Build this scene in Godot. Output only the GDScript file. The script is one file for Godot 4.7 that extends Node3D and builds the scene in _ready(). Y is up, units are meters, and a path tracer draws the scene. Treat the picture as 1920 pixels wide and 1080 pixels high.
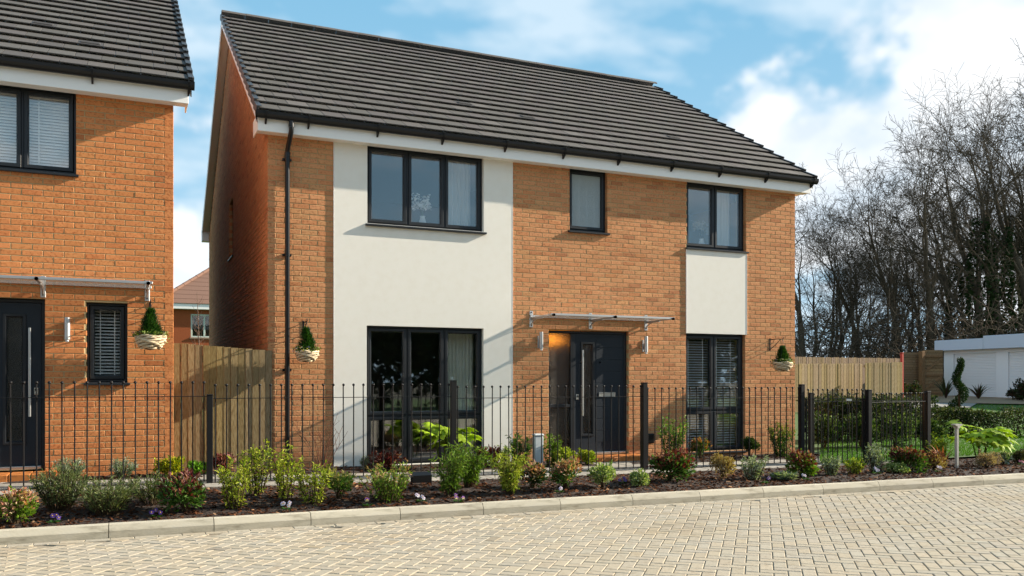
extends Node3D
# A brick house behind a metal railing, seen from across a block-paved street. Units are metres, y is up.
# x runs along the house front (0 = its near corner), z points from the house to the street, the road surface is y = 0.

const EYE := Vector3(-1.765, 1.45, 12.585)
const YAW := -23.911

var rng := RandomNumberGenerator.new()
var used := {}
var M := {}


# ---------------------------------------------------------------- mesh collector
class MB:
	var v := PackedVector3Array()
	var n := PackedVector3Array()
	var c := PackedColorArray()
	var ix := PackedInt32Array()
	var col := Color(1, 1, 1)

	func vert(p: Vector3, nn: Vector3) -> void:
		v.append(p)
		n.append(nn)
		c.append(col)

	# corners counter-clockwise as seen from outside
	func quad(a: Vector3, b: Vector3, d: Vector3, e: Vector3) -> void:
		var nn := (d - a).cross(e - b)
		if nn.length_squared() < 1e-20:
			return
		nn = nn.normalized()
		var k := v.size()
		vert(a, nn)
		vert(b, nn)
		vert(d, nn)
		vert(e, nn)
		ix.append(k)
		ix.append(k + 2)
		ix.append(k + 1)
		ix.append(k)
		ix.append(k + 3)
		ix.append(k + 2)

	func tri(a: Vector3, b: Vector3, d: Vector3) -> void:
		var nn := (b - a).cross(d - a).normalized()
		var k := v.size()
		vert(a, nn)
		vert(b, nn)
		vert(d, nn)
		ix.append(k)
		ix.append(k + 2)
		ix.append(k + 1)

	func box(lo: Vector3, hi: Vector3, t := Transform3D()) -> void:
		var p: Array[Vector3] = []
		for k in 8:
			p.append(t * Vector3(hi.x if k & 1 else lo.x, hi.y if k & 2 else lo.y, hi.z if k & 4 else lo.z))
		quad(p[4], p[5], p[7], p[6])
		quad(p[1], p[0], p[2], p[3])
		quad(p[5], p[1], p[3], p[7])
		quad(p[0], p[4], p[6], p[2])
		quad(p[6], p[7], p[3], p[2])
		quad(p[0], p[1], p[5], p[4])

	# box with every edge chamfered by b
	func cbox(lo: Vector3, hi: Vector3, b: float, t := Transform3D()) -> void:
		var m := (lo + hi) * 0.5
		var h := (hi - lo) * 0.5
		b = minf(b, minf(h.x, minf(h.y, h.z)) * 0.9)
		for ax in 3:
			var u := (ax + 1) % 3
			var w := (ax + 2) % 3
			for s in [-1.0, 1.0]:
				var q: Array[Vector3] = []
				for k in [[-1, -1], [1, -1], [1, 1], [-1, 1]]:
					var p := Vector3()
					p[ax] = h[ax] * s
					p[u] = (h[u] - b) * k[0]
					p[w] = (h[w] - b) * k[1]
					q.append(t * (m + p))
				if s > 0:
					quad(q[0], q[1], q[2], q[3])
				else:
					quad(q[3], q[2], q[1], q[0])
			# the four edges parallel to ax
			for su in [-1.0, 1.0]:
				for sw in [-1.0, 1.0]:
					var a := Vector3()
					var d := Vector3()
					a[u] = h[u] * su
					a[w] = (h[w] - b) * sw
					d[u] = (h[u] - b) * su
					d[w] = h[w] * sw
					a[ax] = h[ax] - b
					d[ax] = h[ax] - b
					var a2 := a
					var d2 := d
					a2[ax] = -a[ax]
					d2[ax] = -d[ax]
					_edge(t, m, a, d, a2, d2, su, sw, u, w)
		# corners
		for sx in [-1.0, 1.0]:
			for sy in [-1.0, 1.0]:
				for sz in [-1.0, 1.0]:
					var p0 := t * (m + Vector3(h.x * sx, (h.y - b) * sy, (h.z - b) * sz))
					var p1 := t * (m + Vector3((h.x - b) * sx, h.y * sy, (h.z - b) * sz))
					var p2 := t * (m + Vector3((h.x - b) * sx, (h.y - b) * sy, h.z * sz))
					if sx * sy * sz > 0:
						tri(p0, p1, p2)
					else:
						tri(p0, p2, p1)

	func _edge(t: Transform3D, m: Vector3, a: Vector3, d: Vector3, a2: Vector3, d2: Vector3, su: float, sw: float, u: int, w: int) -> void:
		var out := Vector3()
		out[u] = su
		out[w] = sw
		if (d2 - a).cross(a2 - d).dot(out) > 0:
			quad(t * (m + a), t * (m + d), t * (m + d2), t * (m + a2))
		else:
			quad(t * (m + a2), t * (m + d2), t * (m + d), t * (m + a))

	# smooth tube through pts
	func tube(pts: PackedVector3Array, rad: PackedFloat32Array, sides := 6, caps := true) -> void:
		var cnt := pts.size()
		if cnt < 2:
			return
		var dir := (pts[1] - pts[0]).normalized()
		var side := dir.cross(Vector3.UP)
		if side.length_squared() < 1e-4:
			side = dir.cross(Vector3.RIGHT)
		side = side.normalized()
		var base := v.size()
		for k in cnt:
			var d := (pts[mini(k + 1, cnt - 1)] - pts[maxi(k - 1, 0)]).normalized()
			side = (side - d * side.dot(d)).normalized()
			var up := side.cross(d)
			for j in sides:
				var a := TAU * j / sides
				var o := side * cos(a) + up * sin(a)
				vert(pts[k] + o * rad[k], o)
		for k in cnt - 1:
			for j in sides:
				var j2 := (j + 1) % sides
				var a := base + k * sides + j
				var b := base + k * sides + j2
				ix.append(a)
				ix.append(b)
				ix.append(b + sides)
				ix.append(a)
				ix.append(b + sides)
				ix.append(a + sides)
		if caps:
			for e in 2:
				var k: int = 0 if e == 0 else cnt - 1
				var nn: Vector3 = (pts[0] - pts[1]).normalized() if e == 0 else (pts[cnt - 1] - pts[cnt - 2]).normalized()
				var b0 := v.size()
				for j in sides:
					vert(v[base + k * sides + j], nn)
				for j in sides - 2:
					ix.append(b0)
					ix.append(b0 + j + (1 if e == 0 else 2))
					ix.append(b0 + j + (2 if e == 0 else 1))

	func rod(a: Vector3, b: Vector3, r: float, sides := 8) -> void:
		tube(PackedVector3Array([a, b]), PackedFloat32Array([r, r]), sides)

	# profile of (radius, height) points turned round the y axis of t
	func lathe(prof: PackedVector2Array, segs: int, t := Transform3D()) -> void:
		var base := v.size()
		var m := prof.size()
		for k in m:
			var d := prof[mini(k + 1, m - 1)] - prof[maxi(k - 1, 0)]
			var nn2 := Vector2(d.y, -d.x).normalized()
			for j in segs:
				var a := TAU * j / segs
				vert(t * Vector3(prof[k].x * cos(a), prof[k].y, prof[k].x * sin(a)), (t.basis * Vector3(nn2.x * cos(a), nn2.y, nn2.x * sin(a))).normalized())
		for k in m - 1:
			for j in segs:
				var a := base + k * segs + j
				var b := base + k * segs + (j + 1) % segs
				ix.append(a)
				ix.append(b)
				ix.append(b + segs)
				ix.append(a)
				ix.append(b + segs)
				ix.append(a + segs)

	func ball(p: Vector3, r: float, segs := 8, squash := 1.0) -> void:
		var pr := PackedVector2Array()
		var m := maxi(4, segs / 2 + 1)
		for k in m + 1:
			var a := -PI / 2 + PI * k / m
			pr.append(Vector2(maxf(cos(a) * r, 0.0001), sin(a) * r * squash))
		lathe(pr, segs, Transform3D(Basis(), p))

	# polygon (counter-clockwise in x, y) extruded along z from z0 to z1
	func prism(poly: PackedVector2Array, z0: float, z1: float, t := Transform3D()) -> void:
		var id := Geometry2D.triangulate_polygon(poly)
		for k in range(0, id.size(), 3):
			var a := poly[id[k]]
			var b := poly[id[k + 1]]
			var d := poly[id[k + 2]]
			if (b - a).cross(d - a) < 0:
				var q := b
				b = d
				d = q
			tri(t * Vector3(a.x, a.y, z1), t * Vector3(b.x, b.y, z1), t * Vector3(d.x, d.y, z1))
			tri(t * Vector3(a.x, a.y, z0), t * Vector3(d.x, d.y, z0), t * Vector3(b.x, b.y, z0))
		for k in poly.size():
			var a := poly[k]
			var b := poly[(k + 1) % poly.size()]
			quad(t * Vector3(a.x, a.y, z0), t * Vector3(b.x, b.y, z0), t * Vector3(b.x, b.y, z1), t * Vector3(a.x, a.y, z1))

	# rectangular ring in the xy plane: window frames and sashes
	func ring(x0: float, x1: float, y0: float, y1: float, w: float, zf: float, zb: float, bev := 0.008) -> void:
		var steps := [[0.0, zb], [0.0, zf - 0.004], [0.004, zf], [w - bev, zf], [w, zf - bev * 1.6], [w, zb]]
		for k in steps.size() - 1:
			var a: float = steps[k][0]
			var za: float = steps[k][1]
			var b: float = steps[k + 1][0]
			var zc: float = steps[k + 1][1]
			var o := [Vector3(x0 + a, y0 + a, za), Vector3(x1 - a, y0 + a, za), Vector3(x1 - a, y1 - a, za), Vector3(x0 + a, y1 - a, za)]
			var i := [Vector3(x0 + b, y0 + b, zc), Vector3(x1 - b, y0 + b, zc), Vector3(x1 - b, y1 - b, zc), Vector3(x0 + b, y1 - b, zc)]
			for j in 4:
				var j2 := (j + 1) % 4
				quad(o[j], o[j2], i[j2], i[j])

	# a folded leaf: base p, pointing along d, face up u
	func leaf(p: Vector3, d: Vector3, u: Vector3, ln: float, wd: float) -> void:
		var s := d.cross(u).normalized()
		var up := s.cross(d).normalized()
		var mid := p + d * ln * 0.5
		var l := mid + s * wd * 0.5 + up * wd * 0.16
		var r := mid - s * wd * 0.5 + up * wd * 0.16
		var tip := p + d * ln - up * ln * 0.12
		tri(p, r, tip)
		tri(p, tip, l)

	func done() -> ArrayMesh:
		var a := []
		a.resize(Mesh.ARRAY_MAX)
		a[Mesh.ARRAY_VERTEX] = v
		a[Mesh.ARRAY_NORMAL] = n
		a[Mesh.ARRAY_COLOR] = c
		a[Mesh.ARRAY_INDEX] = ix
		var m := ArrayMesh.new()
		m.add_surface_from_arrays(Mesh.PRIMITIVE_TRIANGLES, a)
		return m


# ---------------------------------------------------------------- scene helpers
func numbered(called: String) -> String:
	var k: int = used.get(called, 0)
	used[called] = k + 1
	return called if k == 0 else "%s_%03d" % [called, k]


func tag(o: Node, label: String, category: String, group := "") -> Node:
	o.set_meta("label", label)
	o.set_meta("category", category)
	if group:
		o.set_meta("group", group)
	return o


func thing(called: String, label: String, category: String, at := Vector3.ZERO, turn := 0.0, group := "") -> Node3D:
	var o := Node3D.new()
	o.name = numbered(called)
	add_child(o)
	o.position = at
	o.rotation.y = turn
	tag(o, label, category, group)
	return o


func part(parent: Node, called: String, mb, m: Material, label := "") -> MeshInstance3D:
	var o := MeshInstance3D.new()
	o.name = called
	o.mesh = mb.done() if mb is MB else mb
	o.material_override = m
	parent.add_child(o, true)
	if label:
		o.set_meta("label", label)
	return o


func empty(parent: Node, called: String) -> Node3D:
	var o := Node3D.new()
	o.name = called
	parent.add_child(o, true)
	return o


func structure(called: String, mb, m: Material) -> MeshInstance3D:
	var o := part(self, numbered(called), mb, m)
	o.set_meta("kind", "structure")
	return o


func copy(o: Node3D, at: Vector3, turn: float, label: String) -> Node3D:
	var base := String(o.name)
	if base.length() > 4 and base[-4] == "_" and base.right(3).is_valid_int():
		base = base.left(-4)
	var c: Node3D = o.duplicate()
	c.name = numbered(base)
	add_child(c)
	c.position = at
	c.rotation.y = turn
	c.set_meta("label", label)
	return c


func lin(r: float, g: float, b: float) -> Color:
	return Color(r, g, b).linear_to_srgb()


func noise_tex(sd: int, freq: float, oct: int, ramp: Array, size := 512, kind := FastNoiseLite.TYPE_SIMPLEX_SMOOTH) -> NoiseTexture2D:
	var f := FastNoiseLite.new()
	f.seed = sd
	f.noise_type = kind
	f.frequency = freq
	f.fractal_octaves = oct
	var t := NoiseTexture2D.new()
	t.width = size
	t.height = size
	t.seamless = true
	t.seamless_blend_skirt = 0.3
	t.noise = f
	if ramp.size():
		var g := Gradient.new()
		var offs := PackedFloat32Array()
		var cols := PackedColorArray()
		for k in ramp.size():
			offs.append(ramp[k][0])
			var q = ramp[k][1]
			cols.append(q if q is Color else Color(q, q, q))
		g.offsets = offs
		g.colors = cols
		t.color_ramp = g
	return t


func mat(c: Color, rough: float, o := {}) -> StandardMaterial3D:
	var m := StandardMaterial3D.new()
	m.albedo_color = c.linear_to_srgb()
	m.roughness = rough
	if o.get("vc", false):
		m.vertex_color_use_as_albedo = true
	m.metallic = o.get("metal", 0.0)
	m.metallic_specular = o.get("spec", 0.5)
	if o.has("tex") or o.has("bump"):
		m.uv1_triplanar = true
		m.uv1_world_triplanar = true
		m.uv1_triplanar_sharpness = 6.0
		m.uv1_scale = o.get("scale", Vector3.ONE)
	if o.has("tex"):
		m.albedo_texture = o.tex
	if o.has("bump"):
		m.heightmap_enabled = true
		m.heightmap_texture = o.bump
		m.heightmap_scale = o.get("relief", 0.3)
	if o.has("back"):
		m.backlight_enabled = true
		var b: Color = o.back
		m.backlight = b.linear_to_srgb()
	return m


# height of the garden along the front: the plot falls gently to the right
func gy(x: float) -> float:
	var k := [[-6.0, 0.25], [-1.3, 0.215], [2.0, 0.145], [5.5, 0.105], [9.0, 0.07], [13.0, 0.06]]
	if x <= k[0][0]:
		return k[0][1]
	for i in k.size() - 1:
		if x < k[i + 1][0]:
			return lerpf(k[i][1], k[i + 1][1], (x - k[i][0]) / (k[i + 1][0] - k[i][0]))
	return k[-1][1]


func kerb_z(x: float) -> float:
	return 3.963 + 0.0353 * x + 0.0014 * x * x


# the land beyond the plot rises a little
func land(x: float, z: float) -> float:
	var depth := (x - EYE.x) * 0.4053 + (EYE.z - z) * 0.9142
	var base := lerpf(gy(x), 0.12, clampf((depth - 12.0) / 4.0, 0, 1))
	return base + 0.58 * smoothstep(20.0, 39.0, depth)


# how large a thing at p shows in the photograph (0 outside its frame)
func shown(p: Vector3) -> float:
	var d := p - EYE
	var z := d.x * 0.4053 - d.z * 0.9142
	var x := d.x * 0.9142 + d.z * 0.4053
	if z < 0.5:
		return 0.0
	var u := x / z
	var w := d.y / z
	if absf(u) > 0.605 or w > 0.45 or w < -0.235:
		return 0.0
	return 1.0 / z


# ---------------------------------------------------------------- the scene
func _ready() -> void:
	rng.seed = 20240317
	# camera: level, the lens shifted up
	var cam := Camera3D.new()
	cam.name = "camera"
	add_child(cam)
	cam.position = EYE
	cam.rotation_degrees = Vector3(0, YAW, 0)
	cam.projection = Camera3D.PROJECTION_FRUSTUM
	cam.near = 0.1
	cam.far = 2000.0
	cam.size = 0.1 * 1080.0 / 1605.0
	cam.frustum_offset = Vector2(0, 0.1 * 173.0 / 1605.0)
	cam.current = true
	# sky and exposure
	var env := Environment.new()
	env.background_mode = Environment.BG_SKY
	env.tonemap_mode = Environment.TONE_MAPPER_LINEAR
	env.tonemap_exposure = 2.5
	env.sdfgi_enabled = true
	env.ssao_enabled = true
	env.ssil_enabled = true
	var sky := Sky.new()
	var pan := PanoramaSkyMaterial.new()
	pan.panorama = sky_picture(2.0)
	sky.sky_material = pan
	env.sky = sky
	env.background_energy_multiplier = 1.0
	var we := WorldEnvironment.new()
	we.name = "environment"
	we.environment = env
	add_child(we)
	# low winter sun from the right, grazing the house fronts
	var sun := DirectionalLight3D.new()
	sun.name = "sun"
	add_child(sun)
	sun.look_at_from_position(Vector3(6.0, 2.85, 1.0), Vector3.ZERO)
	sun.light_energy = 1.55
	sun.light_color = Color(1.0, 0.95, 0.87)
	sun.light_angular_distance = 0.5
	sun.shadow_enabled = true
	make_materials()
	build_ground()
	build_main_house()
	build_left_house()
	build_far_house()
	build_fences()
	build_wall_things()
	build_window_things()
	build_garden()
	build_right_side()
	build_woods()
	build_opposite()


func sky_picture(exposure: float) -> ImageTexture:
	var w := 2048
	var h := 1024
	var a := FastNoiseLite.new()
	a.seed = 7
	a.frequency = 1.0
	a.fractal_octaves = 6
	a.fractal_gain = 0.52
	var b := FastNoiseLite.new()
	b.seed = 21
	b.frequency = 1.0
	b.fractal_octaves = 4
	# heaps of cumulus all round: azimuth, elevation, half width, half height (degrees), weight
	var heaps := []
	var r := RandomNumberGenerator.new()
	r.seed = 5
	for k in 34:
		heaps.append([72.0 + k * 8.2 + r.randf_range(-4, 4), r.randf_range(7, 44), r.randf_range(7, 14), r.randf_range(3, 6), r.randf_range(0.4, 0.8)])
	heaps.append_array([[46.0, 12.0, 11.5, 5.0, 0.78], [52.5, 19.5, 5.5, 4.8, 0.68], [39.0, 13.0, 5.0, 2.6, 0.36], [2.0, 7.5, 6.0, 4.0, 0.7], [0.0, 22.0, 6.0, 5.0, 0.3], [57.0, 8.0, 9.0, 5.0, 0.6]])
	var top := Color(0.135, 0.385, 0.60)
	var low := Color(0.52, 0.72, 0.86)
	var data := PackedFloat32Array()
	data.resize(w * h * 3)
	var at := 0
	for y in h:
		var el := PI * 0.5 - PI * (y + 0.5) / h
		var se := sin(el)
		var ce := cos(el)
		var eld := rad_to_deg(el)
		for x in w:
			var c := low
			if el > -0.02:
				var az := TAU * (x + 0.5) / w
				var azd := rad_to_deg(az)
				var s := maxf(se, 0.0)
				c = top.lerp(low, pow(1.0 - s, 3.2))
				var sx := sin(az) * ce
				var sz := -cos(az) * ce
				# thin high streaks
				var px := sx / (s + 0.25)
				var pz := sz / (s + 0.25)
				var st := b.get_noise_2d(px * 1.5 + pz * 1.1, pz * 3.2 - px * 1.4) * 0.7 + a.get_noise_2d(px * 2.1, pz * 2.1) * 0.45
				var thin := clampf(st * 1.7 + 0.22 + 0.3 * b.get_noise_2d(px * 9.0, pz * 16.0), 0.0, 1.0) * 0.55
				c = c.lerp(Color(0.80, 0.87, 0.92), thin)
				# cumulus
				var bias := 0.0
				for q in heaps:
					var da := fposmod(azd - q[0] + 180.0, 360.0) - 180.0
					if absf(da) > q[2] * 2.2:
						continue
					var du: float = da / q[2]
					var dv: float = (eld - q[1]) / q[3]
					bias += q[4] * exp(-(du * du + dv * dv))
				if bias > 0.03:
					var nz := a.get_noise_3d(sx * 6.0, se * 9.0, sz * 6.0) + 0.2 * b.get_noise_3d(sx * 26.0, se * 34.0, sz * 26.0)
					var d := smoothstep(0.14, 0.46, bias + nz * 0.62) * 0.95
					var shade := clampf(0.45 + 1.15 * a.get_noise_3d(sx * 7.0 + 9.0, se * 12.0 + 3.0, sz * 7.0), 0.0, 1.0)
					c = c.lerp(Color(0.66, 0.74, 0.82).lerp(Color(0.93, 0.94, 0.95), shade), d)
			data[at] = c.r / exposure
			data[at + 1] = c.g / exposure
			data[at + 2] = c.b / exposure
			at += 3
	return ImageTexture.create_from_image(Image.create_from_data(w, h, false, Image.FORMAT_RGBF, data.to_byte_array()))


func make_materials() -> void:
	var fine := noise_tex(3, 0.09, 4, [])
	var mid := noise_tex(4, 0.02, 5, [])
	var rough_bump := noise_tex(12, 0.035, 5, [])
	var speck := noise_tex(5, 0.22, 2, [[0.0, 0.80], [0.5, 0.97], [1.0, 1.0]])
	var blotch := noise_tex(6, 0.012, 5, [[0.0, 0.72], [0.45, 0.95], [1.0, 1.0]])
	var brick_t := noise_tex(8, 0.03, 3, [[0.0, Color(0.70, 0.62, 0.58)], [0.28, Color(0.88, 0.85, 0.83)], [0.42, Color(0.97, 0.965, 0.96)], [1.0, Color(1, 1, 1)]], 1024)
	M.brick = mat(Color(1, 1, 1), 0.92, {vc = true, tex = brick_t, bump = rough_bump, relief = 0.14, scale = Vector3(0.75, 0.75, 0.75), spec = 0.3})
	M.mortar = mat(Color(0.52, 0.39, 0.21), 0.95, {tex = speck, bump = fine, relief = 0.2, scale = Vector3(1.7, 1.7, 1.7), spec = 0.25})
	M.dark_mortar = mat(Color(0.20, 0.13, 0.08), 0.95, {tex = speck, scale = Vector3(1.7, 1.7, 1.7)})
	M.stucco = mat(Color(0.75, 0.725, 0.665), 0.93, {tex = noise_tex(31, 0.008, 5, [[0.0, Color(0.985, 0.98, 0.972)], [0.5, Color(0.995, 0.993, 0.99)], [1.0, Color(1, 1, 1)]]), bump = noise_tex(32, 0.14, 3, []), relief = 0.12, scale = Vector3(1.3, 1.3, 1.3), spec = 0.25})
	M.white_plastic = mat(Color(0.80, 0.80, 0.79), 0.35)
	M.trim_white = mat(Color(0.80, 0.79, 0.77), 0.4)
	M.frame = mat(Color(0.014, 0.0165, 0.0205), 0.4, {spec = 0.4})
	M.door = mat(Color(0.0125, 0.018, 0.026), 0.45, {spec = 0.35, bump = noise_tex(33, 0.03, 4, []), relief = 0.06, scale = Vector3(6, 0.8, 6)})
	M.black_plastic = mat(Color(0.008, 0.008, 0.009), 0.3, {spec = 0.4})
	M.black_metal = mat(Color(0.008, 0.008, 0.009), 0.45, {spec = 0.35})
	M.steel = mat(Color(0.55, 0.55, 0.54), 0.32, {metal = 1.0})
	M.alu = mat(Color(0.50, 0.50, 0.50), 0.42, {metal = 0.85})
	M.tile = mat(Color(1, 1, 1), 0.85, {vc = true, tex = noise_tex(34, 0.05, 5, [[0.0, 0.78], [0.5, 0.95], [1.0, 1.0]]), bump = fine, relief = 0.12, scale = Vector3(1.1, 1.1, 1.1), spec = 0.35})
	M.verge = mat(Color(0.03, 0.032, 0.037), 0.5)
	M.paver = mat(Color(1, 1, 1), 0.9, {vc = true, tex = noise_tex(35, 0.02, 5, [[0.0, Color(0.86, 0.83, 0.80)], [0.4, Color(0.96, 0.955, 0.95)], [1.0, Color(1, 1, 1)]], 1024), bump = fine, relief = 0.12, scale = Vector3(0.7, 0.7, 0.7), spec = 0.3})
	M.joint = mat(Color(0.27, 0.225, 0.165), 0.97, {tex = speck, scale = Vector3(2, 2, 2)})
	M.kerb = mat(Color(1, 1, 1), 0.93, {vc = true, tex = noise_tex(36, 0.011, 6, [[0.0, Color(0.74, 0.72, 0.69)], [0.3, Color(0.93, 0.92, 0.90)], [0.55, Color(1, 0.99, 0.97)], [1.0, Color(1, 1, 1)]]), bump = fine, relief = 0.12, scale = Vector3(0.55, 2.2, 0.55), spec = 0.3})
	M.flag = mat(Color(1, 1, 1), 0.94, {vc = true, tex = blotch, bump = fine, relief = 0.15, scale = Vector3(0.8, 0.8, 0.8)})
	M.soil = mat(Color(0.026, 0.013, 0.008), 0.98, {tex = blotch, bump = mid, relief = 2.0, scale = Vector3(2, 2, 2)})
	M.chip = mat(Color(1, 1, 1), 0.95, {vc = true, spec = 0.15})
	M.lawn = mat(Color(0.055, 0.115, 0.014), 0.95, {tex = noise_tex(37, 0.02, 5, [[0.0, Color(0.6, 0.62, 0.45)], [0.5, Color(0.9, 0.92, 0.85)], [1.0, Color(1, 1, 1)]]), bump = fine, relief = 1.0, scale = Vector3(0.5, 0.5, 0.5)})
	M.ground = mat(Color(0.06, 0.055, 0.03), 0.97, {tex = blotch, scale = Vector3(0.2, 0.2, 0.2)})
	M.timber = mat(Color(1, 1, 1), 0.86, {vc = true, tex = noise_tex(38, 0.03, 5, [[0.0, Color(0.55, 0.47, 0.38)], [0.3, Color(0.86, 0.82, 0.76)], [0.6, Color(1, 1, 1)], [1.0, Color(1, 1, 1)]], 1024), bump = fine, relief = 0.12, scale = Vector3(2.4, 0.22, 2.4), spec = 0.3})
	M.bark = mat(Color(1, 1, 1), 0.95, {vc = true, spec = 0.2})
	M.dark_leaf = mat(Color(1, 1, 1), 0.9, {vc = true, spec = 0.2})
	M.leaf = mat(Color(1, 1, 1), 0.55, {vc = true, back = Color(0.55, 0.62, 0.2), spec = 0.25})
	M.dry_leaf = mat(Color(1, 1, 1), 0.85, {vc = true, back = Color(0.35, 0.32, 0.2), spec = 0.25})
	M.petal = mat(Color(1, 1, 1), 0.6, {vc = true, back = Color(0.3, 0.3, 0.3)})
	M.quarry = mat(Color(0.46, 0.155, 0.03), 0.6, {tex = blotch, bump = fine, relief = 0.1, scale = Vector3(1.5, 1.5, 1.5)})
	M.wicker = mat(Color(1, 1, 1), 0.8, {vc = true, tex = speck, scale = Vector3(3, 3, 3)})
	M.inside = mat(Color(0.16, 0.145, 0.13), 0.95)
	M.inside_dark = mat(Color(0.10, 0.085, 0.07), 0.9)
	M.cloth = mat(Color(0.78, 0.80, 0.72), 0.95, {back = Color(0.4, 0.42, 0.38)})
	M.net = mat(Color(0.80, 0.82, 0.80), 0.95, {back = Color(0.5, 0.5, 0.5)})
	M.blind = mat(Color(0.80, 0.80, 0.78), 0.55)
	M.shutter = mat(Color(0.74, 0.75, 0.77), 0.6)
	M.red_paint = mat(Color(0.45, 0.03, 0.015), 0.6)
	M.pale_metal = mat(Color(0.42, 0.40, 0.36), 0.45, {metal = 0.3})
	M.meter = mat(Color(0.42, 0.46, 0.48), 0.6)
	var g := mat(Color(0.9, 0.95, 0.95), 0.02)
	g.transparency = BaseMaterial3D.TRANSPARENCY_ALPHA
	g.albedo_color.a = 0.0
	M.glass = g
	var p := mat(Color(0.88, 0.92, 0.92), 0.12)
	p.transparency = BaseMaterial3D.TRANSPARENCY_ALPHA
	p.albedo_color.a = 0.14
	M.acrylic = p
	var ob := mat(Color(0.35, 0.33, 0.28), 0.26, {bump = noise_tex(39, 0.05, 3, []), relief = 0.5, scale = Vector3(9, 1.2, 9)})
	ob.refraction_enabled = true
	ob.refraction_scale = 0.05
	ob.albedo_color.a = 0.03
	M.obscure = ob
	var fro := mat(Color(0.36, 0.43, 0.46), 0.22, {bump = noise_tex(40, 0.06, 2, []), relief = 0.9, scale = Vector3(7, 0.9, 7)})
	M.frosted = fro
	var lamp := mat(Color(1.0, 0.75, 0.35), 0.5)
	lamp.emission_enabled = true
	lamp.emission = Color(1.0, 0.62, 0.2)
	lamp.emission_energy_multiplier = 2.4
	M.lamp_glow = lamp


# ---------------------------------------------------------------- ground, road, kerb, path
func sheet(mb: MB, a: Vector3, b: Vector3, c: Vector3, d: Vector3) -> void:
	mb.quad(a, b, c, d)


func block(mb: MB, poly: PackedVector2Array, y0: float, y1: float, ch: float) -> void:
	# a chamfered paving block: poly counter-clockwise seen from above is (x, -z)
	var inn := Geometry2D.offset_polygon(poly, -ch)
	if inn.is_empty() or inn[0].size() != poly.size():
		return
	var q := inn[0]
	# match the starting corner
	var best := 0
	var bd := 1e9
	for k in q.size():
		if q[k].distance_to(poly[0]) < bd:
			bd = q[k].distance_to(poly[0])
			best = k
	var s := poly.size()
	for k in s:
		var k2 := (k + 1) % s
		var a := Vector3(poly[k].x, y1 - ch * 0.8, -poly[k].y)
		var b := Vector3(poly[k2].x, y1 - ch * 0.8, -poly[k2].y)
		var c := Vector3(q[(best + k2) % s].x, y1, -q[(best + k2) % s].y)
		var d := Vector3(q[(best + k) % s].x, y1, -q[(best + k) % s].y)
		mb.quad(a, b, c, d)
		mb.quad(Vector3(a.x, y0, a.z), Vector3(b.x, y0, b.z), b, a)
	for k in range(1, s - 1):
		var a := q[best % s]
		var b := q[(best + k) % s]
		var c := q[(best + k + 1) % s]
		mb.tri(Vector3(a.x, y1, -a.y), Vector3(b.x, y1, -b.y), Vector3(c.x, y1, -c.y))


func paver_colour(p := Vector2.ZERO) -> Color:
	var b := rng.randf_range(0.93, 1.05)
	var w := rng.randf_range(-0.010, 0.012)
	if rng.randf() < 0.06:
		b *= 0.92
	# groups of blocks from a browner batch, a few oily or worn ones
	var batch := sin(p.x * 1.9 + 2.0 * sin(p.y * 0.8)) * sin(p.y * 2.3 + 1.7 * sin(p.x * 0.6))
	if batch + rng.randf_range(-0.35, 0.35) > 0.62:
		b *= 0.91
		w += 0.012
	if rng.randf() < 0.012:
		b *= 0.78
	return Color((0.372 + w) * b, 0.328 * b, (0.258 - w) * b)


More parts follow.
